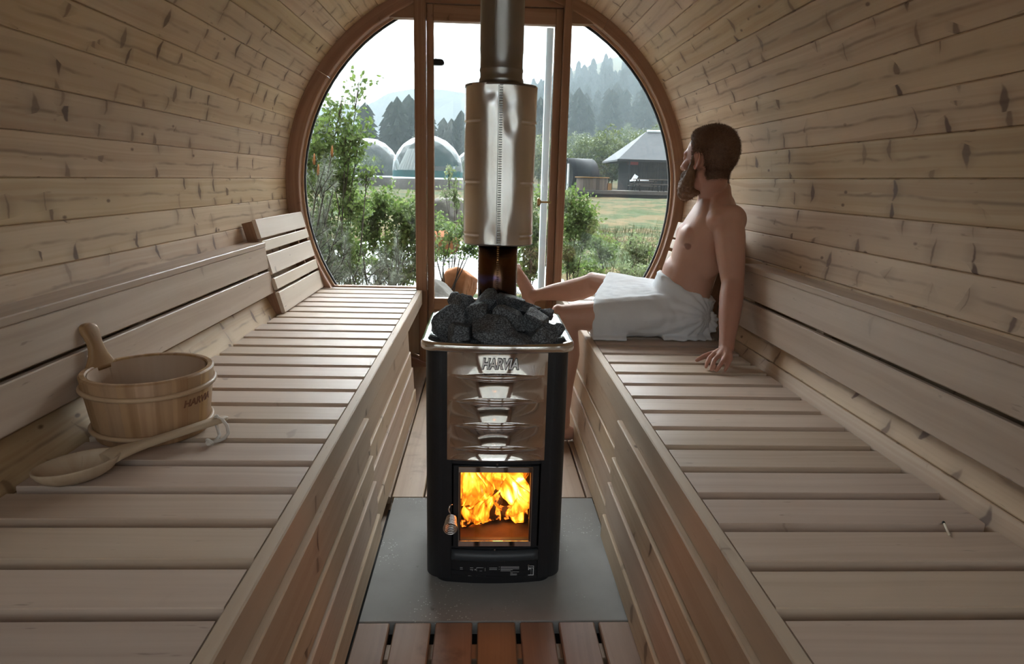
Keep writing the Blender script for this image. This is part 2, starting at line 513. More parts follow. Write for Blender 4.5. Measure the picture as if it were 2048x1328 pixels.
# segmented arch ring (eight curved pieces with butt joints)
for s_ in range(8):
    a0, a1 = 2 * PI * s_ / 8 + .19, 2 * PI * (s_ + 1) / 8 + .19 - .0012
    rings = []
    ru = rng.uniform(0, 40)
    for k in range(15):
        a = a0 + (a1 - a0) * k / 14
        c, sn = math.cos(a), math.sin(a)
        rings.append([Vector((r * c + (CX if r < 1.14 else 0), y, AX + r * sn)) for r, y in ((1.149, D - .035), (RI + .004, D - .035), (RI, D - .031), (RI, D + .06), (1.149, D + .06))])
    m.loft(rings, (True, True), True, False)
wfpart(m, 'arch_ring', M['frame'])
# pale inner bead against the glass and black gasket
m = MB()
rings = []
for k in range(N + 1):
    a = 2 * PI * k / N
    rings.append([Vector((CX + r * math.cos(a), y, AX + r * math.sin(a))) for r, y in ((RI + .001, D + .018), (RI - .012, D + .018), (RI - .012, D + .032), (RI + .001, D + .032))])
m.loft(rings, (False, False), True, False)
wfpart(m, 'glazing_bead', M['frame_edge'])
m = MB()
rings = []
for k in range(N + 1):
    a = 2 * PI * k / N
    rings.append([Vector((CX + r * math.cos(a), y, AX + r * math.sin(a))) for r, y in ((RI + .001, D + .046), (RI - .020, D + .046), (RI - .020, D + .056), (RI + .001, D + .056))])
m.loft(rings, (False, False), True, False)
wfpart(m, 'gasket', M['rubber'])
# lintel board closing the crown of the arch
ZT = 1.968
def chord(z, r): return math.sqrt(max(0, r * r - (z - AX) ** 2))
def lintel(x0, x1, zb, name, y0=D - .02, y1=D + .04):
    mm = MB()
    xs = np.linspace(x0, x1, 24)
    top = [(x, AX + math.sqrt(max(0, 1.10 ** 2 - (x - CX) ** 2))) for x in xs]
    poly = [(x, max(z, zb + .001)) for x, z in top] + [(x1, zb), (x0, zb)]
    mm.prism(poly[::-1], (0, y0, 0), (1, 0, 0), (0, 0, 1), (0, 1, 0), y1 - y0)
    return wfpart(mm, name, M['frame'])
lintel(-.60, -.352, ZT, 'lintel'); lintel(.402, .60, ZT, 'lintel'); lintel(-.352, .402, 2.046, 'lintel')
# posts beside the door
m = MB(); m.plank((-.385, D - .012, (0.47 + 2.12) / 2), (0, 0, 1), (0, -1, 0), 2.12 - .47, .062, .075, .006)
wfpart(m, 'post', M['frame'])
m = MB(); m.plank((.4225, D - .012, 1.06), (0, 0, 1), (0, -1, 0), 2.12, .044, .075, .005)
wfpart(m, 'post', M['frame'])
m = MB(); m.plank((-.378, D + .01, .235), (0, 0, 1), (0, -1, 0), .47, .05, .06, .004)
wfpart(m, 'post', M['frame'])
# boarding of the end wall below bench height
for sgn in (-1, 1):
    m = MB()
    for i in range(6):
        x = sgn * (.455 + i * .118)
        zb = AX - math.sqrt(max(0.01, 1.10 ** 2 - (abs(x) + .06) ** 2)) if abs(x) + .06 < 1.1 else BZ
        if zb < BZ - .03:
            m.plank((x, D + .03, (zb + .46) / 2), (0, 0, 1), (0, -1, 0), .46 - zb, .116, .03, .003)
    wfpart(m, 'boarding', M['panel'])
# bench-height sills of the side windows
for x0, x1 in ((-1.02, -.40), (.44, 1.02)):
    m = MB(); m.plank(((x0 + x1) / 2, D + .03, .468), (1, 0, 0), (0, 0, 1), x1 - x0, .05, .03, .003)
    wfpart(m, 'sill', M['frame'])

def pane(name, x0, x1, side):
    mm = MB()
    xs = np.linspace(x0, x1, 40)
    rr = RI - .002
    top = [(x, min(ZT, AX + math.sqrt(max(0, rr * rr - (x - CX) ** 2)))) for x in xs]
    bot = [(x, max(.48, AX - math.sqrt(max(0, rr * rr - (x - CX) ** 2)))) for x in xs]
    poly = bot + top[::-1]
    mm.prism(poly, (0, D + .036, 0), (1, 0, 0), (0, 0, 1), (0, 1, 0), .006)
    o = fix_normals(mm.build(name, M['glass']))
    return tag(o, kind='structure')
pane('window_1', CX - RI + .004, -.416, -1)
pane('window_2', .445, CX + RI - .004, 1)

# glazed door
door = empty('door_1', (-.35, D, 0)); tag(door, kind='structure')
def dpart(mb, name, mat, par=None):
    o = mb.build(name, mat)
    o.parent = par or door
    if par is None: o.matrix_parent_inverse = Matrix.Translation((.35, -D, 0))
    return o
m = MB(); m.plank((-.3315, D + .012, 1.025), (0, 0, 1), (0, -1, 0), 2.03, .039, .05, .004); dpart(m, 'stile', M['frame'])
m = MB(); m.plank((.379, D + .012, 1.025), (0, 0, 1), (0, -1, 0), 2.03, .043, .05, .004); dpart(m, 'stile', M['frame'])
m = MB(); m.plank((.023, D + .012, 2.0), (1, 0, 0), (0, -1, 0), .67, .084, .05, .004); dpart(m, 'top_rail', M['frame'])
m = MB(); m.plank((.023, D + .012, .385), (1, 0, 0), (0, -1, 0), .67, .07, .05, .004); dpart(m, 'bottom_rail', M['frame_edge'])
m = MB()
for i in range(6):
    m.plank((-.264 + i * .1145, D + .02, .18), (0, 0, 1), (0, -1, 0), .345, .112, .03, .003)
dpart(m, 'lower_panel', M['frame'])
m = MB(); m.prism([(-.312, .42), (.3575, .42), (.3575, 1.958), (-.312, 1.958)], (0, D + .03, 0), (1, 0, 0), (0, 0, 1), (0, 1, 0), .006)
fix_normals(dpart(m, 'glass_pane', M['glass']))
m = MB(); m.plank((.333, D + .058, 1.19), (0, 0, 1), (0, -1, 0), 1.53, .040, .03, .003); o = dpart(m, 'edge_profile', M['white_alu']); o['label'] = 'white edge profile'
# knob with its stem, and the hinge near the top
m = MB(); m.tube([(.300, D - .03, 1.002), (.362, D - .03, 1.002)], [.0055] * 2, 10)
m.tube([(.285, D - .03, 1.002), (.295, D - .03, 1.002), (.303, D - .03, 1.002), (.309, D - .03, 1.002)], [.021, .026, .019, .007], 14)
m.tube([(.362, D - .03, 1.002), (.362, D - .008, 1.002)], .007, 10)
o = dpart(m, 'knob', M['brass']); o['label'] = 'dull brass knob'
m = MB(); m.prism([(-.33 + .0, 1.735), (-.268, 1.735), (-.258, 1.740), (-.254, 1.75), (-.258, 1.760), (-.268, 1.765), (-.295, 1.766), (-.30, 1.77), (-.308, 1.766), (-.33, 1.765)], (0, D - .004, 0), (1, 0, 0), (0, 0, 1), (0, 1, 0), .034)
o = fix_normals(dpart(m, 'hinge', M['rubber'])); o['label'] = 'dark hinge'

# ---------------------------------------------------------------- glazed rear end behind the camera
wb = empty('wall_back', (0, YB, 0)); tag(wb, kind='structure')
def wbpart(mb, name, mat):
    o = mb.build(name, mat)
    o.parent = wb; o.matrix_parent_inverse = Matrix.Translation((0, -YB, 0))
    return o
m = MB()
rings = []
for k in range(N + 1):
    a = 2 * PI * k / N
    rings.append([Vector((r * math.cos(a), y, AX + r * math.sin(a))) for r, y in ((1.149, YB), (1.083, YB), (1.083, YB + .08), (1.149, YB + .08))])
m.loft(rings, (False, False), True, False); wbpart(m, 'arch_ring', M['frame'])
for x in (-.36, .36):
    m = MB(); m.plank((x, YB + .04, 1.05), (0, 0, 1), (0, 1, 0), 2.05, .10, .07, .005); wbpart(m, 'post', M['frame'])
m = MB()
for i in range(2): m.plank((0, YB + .04, .10 + i * .105), (1, 0, 0), (0, 1, 0), 2 * (.62 + .10 * i), .103, .03, .003)
wbpart(m, 'lower_boarding', M['panel'])
m = MB(); rings = [[Vector((1.083 * math.cos(2 * PI * k / 64), y, AX + 1.083 * math.sin(2 * PI * k / 64))) for k in range(64)] for y in (YB + .055, YB + .061)]
m.loft(rings, (True, True), True, False)
tag(fix_normals(m.build('window_3', M['glass'])), kind='structure')

# ---------------------------------------------------------------- benches
def bench(side):
    s = -1 if side == 'left' else 1
    xj = -.4075 if s < 0 else .4455            # joint between slats and front rail
    root = empty('sauna_bench', (s * .72, 1.6, 0))
    inv = Matrix.Translation((-s * .72, -1.6, 0))
    def part(mb, name, mat):
        o = mb.build(name, mat); o.parent = root; o.matrix_parent_inverse = inv; return o
    m = MB()
    p = .1325 if s < 0 else .129
    y0 = 1.28 if s < 0 else 1.263
    w = p - .029
    k = -15
    while True:
        ya = y0 + k * p
        k += 1
        if ya < YB + .12: continue
        if ya + w > D - .005:
            break
        xo = s * (.985 + rng.uniform(-.006, .006))
        m.plank(((xj + xo) / 2, ya + w / 2, BZ - .014), (1, 0, 0), (0, 0, 1), abs(xo - xj) - .002, w + rng.uniform(-.002, .002), .028, .002)
    if D - .006 - ya > .03:
        m.plank(((xj + s * .985) / 2, (ya + D - .006) / 2, BZ - .014), (1, 0, 0), (0, 0, 1), .575, D - .006 - ya, .028, .003)
    part(m, 'seat', M['bench'])
    xf = xj - s * .029                          # outer face of the rail
    m = MB(); m.plank(((xj + xf) / 2 - s * .0005, (YB + .1 + D - .07) / 2, BZ - .041), (0, 1, 0), (0, 0, 1), D - .07 - YB - .1, .028, .086, .003)
    part(m, 'front_rail', M['bench_rail'])
    ye = 3.09
    zs = [.413, .290, .205, .092, .004]
    m = MB()
    for i in range(4):
        za, zb = zs[i], zs[i + 1]
        xc = xf - s * (-.011 + .010 * i)
        m.plank((xc + s * .0, (YB + .1 + ye + i * .012) / 2, (za + zb) / 2), (0, 1, 0), (-s, 0, .04), ye + i * .012 - YB - .1, za - zb - .002, .020, .003)
    part(m, 'front_panel', M['panel'])
    m = MB()
    for i in range(4):
        za, zb = zs[i] - .006, zs[i + 1] - .004
        xc = xf - s * (.0085 + .009 * i)
        m.plank((xc, (YB + .1 + 1.885) / 2, (za + zb) / 2), (0, 1, 0), (-s, 0, .03), 1.885 - YB - .1, za - zb - .006, .018, .003)
    part(m, 'access_panel', M['panel'])
    m = MB()
    for xb in (.52, .75, .93):
        m.plank((s * xb, (YB + .1 + D - .1) / 2, BZ - .053), (0, 1, 0), (0, 0, 1), D - .1 - YB - .1, .045, .05, .003)
    part(m, 'support_batten', M['panel'])
    return root
tag(bench('left'), 'long slatted wooden bench with the bucket and ladle on it', 'bench', 'facing sauna benches')
tag(bench('right'), 'long slatted wooden bench the man sits on', 'bench', 'facing sauna benches')

def back_rail(side):
    s = -1 if side == 'left' else 1
    y0, y1 = YB + .1, (3.06 if s < 0 else 2.60)
    root = empty('bench_backrest', (s * 1.03, 1.4, .58))
    inv = Matrix.Translation((-s * 1.03, -1.4, -.58))
    def part(mb, name, mat):
        o = mb.build(name, mat); o.parent = root; o.matrix_parent_inverse = inv; return o
    m = MB(); m.plank((s * 1.076, (y0 + y1) / 2, .803), (0, 1, 0), (0, 0, 1), y1 - y0, .094, .022, .003); part(m, 'top_board', M['bench'])
    m = MB(); m.plank((s * 1.037, (y0 + y1) / 2, .741), (0, 1, 0), (-s, 0, .12), y1 - y0, .100, .024, .003); part(m, 'board', M['bench'])
    m = MB(); m.plank((s * 1.022, (y0 + y1) / 2, .628), (0, 1, 0), (-s, 0, .12), y1 - y0, .104, .024, .003); part(m, 'board', M['bench'])
    for yb in (.25, 1.12, 1.95, y1 - .12):
        m = MB(); m.plank((s * 1.056, yb, .69), (0, 0, 1), (-s, 0, .12), .225, .045, .030, .002); part(m, 'bracket', M['panel'])
    return root
tag(back_rail('left'), 'two-board backrest on the wall above the bench with the bucket', 'backrest', 'bench backrests')
tag(back_rail('right'), 'two-board backrest on the wall behind the seated man', 'backrest', 'bench backrests')

def head_rest(side):
    s = -1 if side == 'left' else 1
    y0, y1 = (3.065, 3.835) if s < 0 else (2.88, 3.65)
    b = Vector((s * .965, 0, BZ + .004)); t = Vector((s * 1.078, 0, .915))
    ax = (t - b); Lr = ax.length; ax.normalize()
    nrm = Vector((-s * ax.z, 0, s * ax.x)) * 1.0
    if nrm.x * s > 0: nrm = -nrm
    root = empty('leaning_headrest', (s * .99, y0, BZ))
    inv = Matrix.Translation((-s * .99, -y0, -BZ))
    def part(mb, name, mat):
        o = mb.build(name, mat); o.parent = root; o.matrix_parent_inverse = inv; return o
    m = MB()
    for f0, f1 in ((0, .225), (.255, .375), (.42, .625), (.665, .775), (.80, 1.0)):
        # narrower towards the top, as the rest follows the barrel
        c = b + ax * (Lr * (f0 + f1) / 2) + Vector((0, (y0 + y1) / 2, 0))
        m.plank(c, (0, 1, 0), nrm, y1 - y0, Lr * (f1 - f0), .018, .003)
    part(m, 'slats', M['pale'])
    for yb in (y0 + .012, y1 - .16):
        m = MB(); m.plank(b + ax * (Lr * .495) + Vector((0, yb, 0)) - nrm * .0345, ax, nrm, Lr * .99, .024, .050, .003); part(m, 'support', M['frame'])
    return root
tag(head_rest('left'), 'slanted slatted headrest leaning on the wall beyond the bucket bench', 'headrest', 'slanted headrests')
tag(head_rest('right'), 'slanted slatted headrest leaning on the wall in front of the man', 'headrest', 'slanted headrests')

# ---------------------------------------------------------------- hearth board and duckboard
m = MB(); m.plank((.029, (1.478 + 2.155) / 2, -.020), (1, 0, 0), (0, 0, 1), .715, .677, .040, .002)
tag(m.build('hearth_board', M['slab']), 'grey speckled concrete hearth board under the stove', 'hearth board')
db = empty('duckboard', (.02, .9, 0))
tag(db, 'wide-slatted brown duckboard on the floor in front of the stove', 'duckboard')
inv = Matrix.Translation((-.02, -.9, 0))
m = MB()
for a, b in ((-.330, -.249), (-.236, -.143), (-.131, -.036), (-.023, .075), (.088, .174), (.189, .282), (.294, .382)):
    m.plank(((a + b) / 2, .60, -.011), (0, 1, 0), (0, 0, 1), 1.744, b - a, .022, .003)
o = m.build('slats', M['duck'], db); o.matrix_parent_inverse = inv
for y in (1.395, .75, .1):
    m = MB(); m.plank((.026, y, -.037), (1, 0, 0), (0, 0, 1), .70, .055, .028, .002)
    o = m.build('batten', M['floorwood'], db); o.matrix_parent_inverse = inv
# ---------------------------------------------------------------- wood-burning stove
SX, SY = .020, 1.623
def outline(inset=0.0, n=10):
    """plan of the heater, counter-clockwise seen from above, bowed front, rounded corners"""
    hw, dep, rf, rb = .190 - inset, .425 - inset, .045, .05
    pts = []
    def front(x): return -.022 * (1 - (x / .19) ** 2) + inset + .018
    # front left to right
    xs = np.linspace(-hw + rf, hw - rf, 25)
    for x in xs: pts.append((x, front(x)))
    yc = front(hw - rf) + rf
    for k in range(1, n): a = -PI / 2 + PI / 2 * k / n; pts.append((hw - rf + rf * math.cos(a), yc + rf * math.sin(a)))
    pts.append((hw, yc))
    pts.append((hw, dep - rb))
    for k in range(1, n): a = PI / 2 * k / n; pts.append((hw - rb + rb * math.cos(a), dep - rb + rb * math.sin(a)))
    pts.append((hw - rb, dep)); pts.append((-hw + rb, dep))
    for k in range(1, n): a = PI / 2 + PI / 2 * k / n; pts.append((-hw + rb + rb * math.cos(a), dep - rb + rb * math.sin(a)))
    pts.append((-hw, dep - rb)); pts.append((-hw, yc))
    for k in range(1, n): a = PI + PI / 2 * k / n; pts.append((-hw + rf + rf * math.cos(a), yc + rf * math.sin(a)))
    return pts
stove = empty('wood_stove', (SX, SY, 0))
tag(stove, 'black and chrome wood-burning sauna stove with a fire inside', 'stove')
def sp(mb, name, mat, par=None):
    return mb.build(name, mat, par or stove)
def fy(x): return -.022 * (1 - (x / .19) ** 2) + .018
OL = outline(0)
# jacket: shell from one side of the door round the back to the other, closed above and below the firebox
m = MB()
o0 = outline(0.0); i0 = outline(.004)
def ringz(pl, z): return [Vector((x, y, z)) for x, y in pl]
# side and back sheets: drop the stretch of the front between the door jambs
XJ0, XJ1 = -.120, .124
keep = [i for i, (x, y) in enumerate(o0) if not (y < .06 and XJ0 < x < XJ1)]
start = next(k for k, i in enumerate(keep) if o0[i][1] < .08 and o0[i][0] >= XJ1)
seq = keep[start:] + keep[:start]
po = [(XJ1, fy(XJ1))] + [o0[i] for i in seq] + [(XJ0, fy(XJ0))]
pi_ = [(XJ1, fy(XJ1) + .004)] + [i0[i] for i in seq] + [(XJ0, fy(XJ0) + .004)]
rings = [[Vector((a[0], a[1], .026)), Vector((a[0], a[1], .690)), Vector((b[0], b[1], .690)), Vector((b[0], b[1], .026))] for a, b in zip(po, pi_)]
m.loft(rings, (True, True), True, False)
fix_normals(sp(m, 'jacket', M['black']))
# plinth and chamfered feet
m = MB()
pl = outline(.022)
ins = outline(.004)
m.loft([ringz(pl, 0.0), ringz(pl, .014), ringz(ins, .036), ringz(ins, .05)], (True, True), True, False)
sp(m, 'base', M['black'])
# lower front with print, above it the ash lip
m = MB()
def bow(x0, x1, z0, z1, dy0, dy1, n=24):
    xs = np.linspace(x0, x1, n)
    return [[Vector((x, fy(x) + dy0, z0)), Vector((x, fy(x) + dy0, z1)), Vector((x, fy(x) + dy1, z1)), Vector((x, fy(x) + dy1, z0))] for x in xs]
m.loft(bow(XJ0, XJ1, .022, .124, .006, .012), (True, True), True, False)
fix_normals(sp(m, 'front_plate', M['black']))
m = MB(); m.loft(bow(XJ0, XJ1, .372, .40, .006, .012), (True, True), True, False)
fix_normals(sp(m, 'upper_plate', M['black']))
m = MB()
prof = [(.006, .083), (-.006, .086), (-.013, .094), (-.015, .103), (-.011, .112), (-.002, .118), (.006, .118)]
m.loft([[Vector((x, fy(x) + a, z)) for a, z in prof] for x in np.linspace(-.118, .123, 20)], (True, True), True, True)
fix_normals(sp(m, 'ash_lip', M['black_lip']))
# chrome front with four eyelid louvres
LZ = (.621, .554, .486, .420)
def chrome(u, v):
    x = -.131 + .262 * u
    z = .388 + .306 * v
    y = fy(x) - .003
    for lz in LZ:
        w = .113
        if abs(x) < w:
            e = 1 - (x / w) ** 2
            h = .0075 * e
            d = (z - lz)
            if abs(d) < h * 1.6 + .0005:
                t = d / (h * 1.6 + .0005)
                y -= .011 * e * (math.cos(t * PI / 2) ** .8)
    tops = (.694,) + LZ
    for k in range(5):
        lo = LZ[k] if k < 4 else .388
        if lo < z <= tops[k]:
            q = (tops[k] - z) / (tops[k] - lo)
            y -= .0075 * (max(0, 1 - (x / .125) ** 2)) * q * q * (1 if q < .93 else (1 - q) / .07)
    return Vector((x, y, z))
m = MB(); m.grid(chrome, 90, 360); 
sp(m, 'chrome_front', M['chrome'])
m = MB(); m.loft(bow(-.131, .131, .386, .391, -.003, .004), (True, True), True, False); fix_normals(sp(m, 'chrome_edge', M['chrome']))
# lettering on the chrome
lm = Matrix.Translation((.005, fy(0) - .0068, .658)) @ Matrix.Rotation(PI / 2, 4, 'X') @ Matrix.Diagonal((.73, 1, 1, 1))
text_mesh('lettering', 'HARVIA', .037, .0012, M['letter'], Matrix.Translation((0, -.0024, 0)) @ lm, stove, .22, .0008)['label'] = 'white slanted lettering'
text_mesh('lettering_edge', 'HARVIA', .037, .0010, M['letter_edge'], Matrix.Translation((.0006, .0, -.0010)) @ lm, stove, .22, .0026)['label'] = 'black outline of the lettering'
# small fixing screws
for x, z in ((.004, .686), (.006, .449), (.004, .378), (.002, .1225), (.098, .070)):
    m = MB(); m.tube([(x, fy(x) - .001, z), (x, fy(x) - .0045, z)], .0028, 8); sp(m, 'screw', M['steel'])
# firebox and door
m = MB()
x0, x1, y0, y1, z0, z1 = -.112, .116, .018, .300, .128, .368
V = [(x0, y0, z0), (x1, y0, z0), (x1, y1, z0), (x0, y1, z0), (x0, y0, z1), (x1, y0, z1), (x1, y1, z1), (x0, y1, z1)]
b0 = len(m.v); m.v.extend(V)
for q in ((0, 1, 2, 3), (4, 7, 6, 5), (3, 2, 6, 7), (0, 3, 7, 4), (1, 5, 6, 2)): m.face([b0 + i for i in q])
sp(m, 'firebox', M['firebrick'])
df = MB()
# door leaf: flat plate with window opening
gx0, gx1, gz0, gz1 = -.094, .096, .146, .351
for a in (((XJ0 + .006), gx0, .127, .369), (gx1, XJ1 - .005, .127, .369)):
    df.plank(((a[0] + a[1]) / 2, .012, (a[2] + a[3]) / 2), (0, 0, 1), (0, -1, 0), a[3] - a[2], a[1] - a[0], .018, .002)
for a in ((gx0, gx1, .127, gz0), (gx0, gx1, gz1, .369)):
    df.plank(((a[0] + a[1]) / 2, .012, (a[2] + a[3]) / 2), (1, 0, 0), (0, -1, 0), a[1] - a[0], a[3] - a[2], .018, .002)
dr = sp(df, 'fire_door', M['black'])
m = MB(); m.plank((.001, .004, .248), (0, 0, 1), (0, -1, 0), .236, .198, .004, .0008); sp(m, 'glass', M['fireglass'], dr)
for zc in (.3595, .1375):
    m = MB(); m.plank((.001, -.0005, zc), (1, 0, 0), (0, -1, 0), .200, .0165, .004, .001); sp(m, 'chrome_strip', M['chrome'], dr)
for xc in (-.0985, .1005):
    m = MB(); m.plank((xc, .0, .248), (0, 0, 1), (0, -1, 0), .236, .003, .004, .0008); sp(m, 'glass_bead', M['steel'], dr)
# coil handle hung on a hook
m = MB()
pts = []
turns, nn = 8, 22
hc = Vector((-.118, -.012, .222))
for i in range(turns * nn + 1):
    a = 2 * PI * i / nn
    f = i / (turns * nn)
    r = .0145 + .006 * (1 - f) if f < .5 else .0175
    r = .0185 - .006 * f
    pts.append(hc + Vector((r * math.cos(a), -.052 * (1 - f), r * math.sin(a) - .004 * (1 - f))))
m.tube(pts, .0017, 6)
m.tube([hc + Vector((0, .0, .012)), hc + Vector((-.004, -.012, .024)), hc + Vector((-.006, -.020, .036)), hc + Vector((-.003, -.016, .046)), hc + Vector((.002, -.006, .044)), hc + Vector((.002, .004, .036))], .0022, 7)
m.tube([hc + Vector((0, .02, 0)), hc + Vector((0, -.03, 0))], .004, 8)
o = sp(m, 'coil_handle', M['chrome_rim'], dr); o['label'] = 'chrome coil handle'
# printed notes and sticker on the lower front
m = MB()
def dash(x, z, w, h=.0011):
    m.box((x + w / 2, fy(x) + .0055, z), (w, .0008, h))
for k in range(6): dash(-.094, .058 - k * .0045, rng.uniform(.007, .012) if k < 4 else .026)
for k in range(3): dash(-.066, .059 - k * .006, .009)
dash(-.071, .034, .018, .0013); dash(-.060, .044, .001, .016); dash(-.064, .044, .001, .012)
for x in (-.048, -.024): dash(x, .047, .0008, .026)
dash(-.048, .060, .024); dash(-.048, .035, .024); dash(-.039, .044, .007, .0012); dash(-.039, .050, .007, .0012); dash(-.039, .047, .0012, .006); dash(-.033, .047, .0012, .006)
for k in range(3): dash(-.053 + (k % 2) * .002, .054 - k * .006, .003, .003)
for k in range(2): dash(-.012, .060 - k * .005, .022)
for x, w in ((-.018, .006), (-.008, .005), (.003, .006)): dash(x, .040, w, .003)
for k in range(9): dash(.020, .064 - k * .0033, rng.choice((.046, .034, .052, .028)), .0009)
for k in range(4): dash(.015, .063 - k * .007, .0016, .0016)
sp(m, 'printed_notes', M['white_mark'])['label'] = 'small white printed notes and symbols'
m = MB(); m.plank((.106, fy(.106) + .0045, .048), (0, 0, 1), (0, -1, 0), .030, .016, .001, .0002); st_ = sp(m, 'sticker', M['white_mark']); st_['label'] = 'pale sticker with dark print'
m = MB(); m.box((.106, fy(.106) + .0036, .060), (.013, .001, .004)); m.box((.103, fy(.106) + .0036, .045), (.004, .001, .018)); m.box((.109, fy(.106) + .0036, .046), (.005, .001, .020))
sp(m, 'sticker_print', M['letter_edge'], st_)
# chrome top collar with its slotted grate
m = MB()
oA, oB, oC = outline(-.010), outline(-.012), outline(.004)
m.loft([ringz(outline(.002), .688), ringz(oA, .688), ringz(oB, .692), ringz(oB, .704), ringz(oA, .709), ringz(oC, .711), ringz(outline(.010), .706), ringz(outline(.010), .69)], (False, False), True, True)
sp(m, 'top_collar', M['chrome_rim'])
m = MB()
A_, B_ = outline(.006, 14), outline(.050, 14)
def resample(pl, n):
    P = [Vector((x, y, 0)) for x, y in pl]; P.append(P[0])
    L = [0]
    for a, b in zip(P, P[1:]): L.append(L[-1] + (b - a).length)
    out = []
    for k in range(n):
        s = L[-1] * k / n
        i = max(j for j in range(len(L)) if L[j] <= s)
        i = min(i, len(P) - 2)
        t = (s - L[i]) / max(1e-9, L[i + 1] - L[i])
        out.append(P[i].lerp(P[i + 1], t))
    return out
NA = 110
ra = resample(A_, NA)
cen = Vector((0, .215, 0))
for k in range(NA):
    a = ra[k] + Vector((0, 0, .708))
    d = (cen - ra[k]); d.z = 0
    # bars run square to the edge
    tgt = Vector((max(-.10, min(.10, a.x)), max(.12, min(.30, a.y)), 0))
    d = (tgt - ra[k]); d.normalize()
    b = a + d * .048 + Vector((0, 0, -.016))
    m.plank((a + b) / 2, b - a, (0, 0, 1), (b - a).length, .0048, .0022, .0006)
inn = [p + ((Vector((max(-.10, min(.10, p.x)), max(.12, min(.30, p.y)), 0)) - p).normalized()) * .049 + Vector((0, 0, .690)) for p in ra]
m.tube(inn + [inn[0]], .003, 6)
sp(m, 'slotted_grate', M['chrome_rim'])
m = MB(); m.loft([ringz(outline(.055), .64), ringz(outline(.055), .66)], (True, True), True, False); sp(m, 'stone_tray', M['black'])
# burning logs and flames
for k, (x, y, z, rz, L) in enumerate(((-.040, .12, .153, .25, .115), (.050, .14, .153, -.35, .11), (.01, .18, .185, 1.2, .15))):
    m = MB()
    dv = Vector((math.cos(rz), math.sin(rz), .06))
    pts = [Vector((x, y, z)) + dv * (L * (t - .5)) for t in np.linspace(0, 1, 8)]
    m.tube(pts, [.021 + .003 * math.sin(i * 2.1 + k) for i in range(8)], 9)
    o = m.build('burning_log', M['ember'], None); o.location = (SX, SY, 0)
    tag(o, ('charred log burning at the lower left of the firebox', 'charred log burning at the lower right of the firebox', 'charred log lying across the two logs in the firebox')[k], 'log', 'logs in the fire')
fl = MB()
fr = random.Random(5)
def tongue(x, y, z, h, w, lean, tw):
    rings = []
    for i in range(12):
        f = i / 11
        r = w * (math.sin(PI * min(1, f * 1.15 + .12)) ** .8) * (1 - f) ** .45 + .0008
        c = Vector((x + lean * f * h + .012 * math.sin(f * 5 + tw), y + .01 * math.cos(f * 4 + tw), z + f * h))
        ring = []
        for k in range(14):
            a = 2 * PI * k / 14
            q = 1 + .25 * math.sin(3 * a + tw + f * 6)
            w_ = c + Vector((r * q * math.cos(a), r * .7 * q * math.sin(a), .004 * math.sin(2 * a + tw)))
            ring.append(Vector((max(-.104, min(.108, w_.x)), max(.034, min(.292, w_.y)), max(.132, min(.362, w_.z)))))
        rings.append(ring)
    fl.loft(rings, (True, True), True, True)
for x, y, z, h, w, lean, tw in (
    (-.080, .13, .175, .20, .040, .10, .3), (-.045, .16, .18, .195, .042, -.12, 1.1), (-.075, .18, .19, .18, .045, .0, 4.0), (-.055, .10, .15, .08, .026, .5, 2.2),
    (-.025, .09, .16, .10, .020, .35, 3.1), (.065, .12, .185, .13, .050, -.12, .9), (.085, .16, .19, .19, .042, -.15, 2.6), (.045, .19, .19, .17, .042, .2, 5.2),
    (.020, .21, .18, .19, .036, .18, 1.7), (-.005, .22, .17, .17, .036, .0, 3.9), (.088, .10, .15, .10, .026, -.3, 4.4), (.055, .09, .17, .09, .030, .25, 5.9),
    (-.085, .09, .15, .07, .022, .2, .7), (.0, .14, .16, .12, .024, -.4, 2.0)):
    tongue(x, y, z, h, w, lean, tw)
o = fl.build('flames', M['flame'], None); o.location = (SX, SY, 0)
tag(o, 'orange and yellow flames behind the stove glass', 'fire', kind='stuff')

# the fire's own light
fl_ = bpy.data.lights.new('fire_light', 'POINT')
fl_.energy, fl_.color, fl_.shadow_soft_size = 0.8, (1.0, .27, .07), .05
fo = bpy.data.objects.new('fire_light', fl_); fo.location = (SX, SY + .10, .25); COL.objects.link(fo)

# ---------------------------------------------------------------- flue pipe
PX, PY = .020, 1.866
fp = empty('flue_pipe', (PX, PY, .66))
tag(fp, 'steel flue pipe with a bright heat-shield sleeve rising from the stove', 'flue pipe')
def fpp(mb, name, mat, par=None):
    o = mb.build(name, mat); o.parent = par or fp
    if par is None: o.matrix_parent_inverse = Matrix.Translation((-PX, -PY, -.66))
    return o
m = MB(); m.lathe((PX, PY, 0), [(.0565, .66), (.0565, .98)], 56, (True, True)); lp = fpp(m, 'lower_pipe', M['pipe_burnt'])
m = MB(); m.lathe((PX, PY, 0), [(.0570, 1.30), (.0570, 1.372), (.0605, 1.377), (.0605, 1.384), (.0575, 1.389), (.0575, 1.402), (.0592, 1.406), (.0592, 1.410), (.0575, 1.414), (.0575, 1.45), (.0585, 1.452), (.0585, 2.30)], 56); fpp(m, 'upper_pipe', M['steel'])
m = MB(); m.plank((PX - .022, PY - .0545, 1.88), (0, 0, 1), (-.38, -.92, 0), .84, .004, .003, .0008); fpp(m, 'pipe_seam', M['steel'])
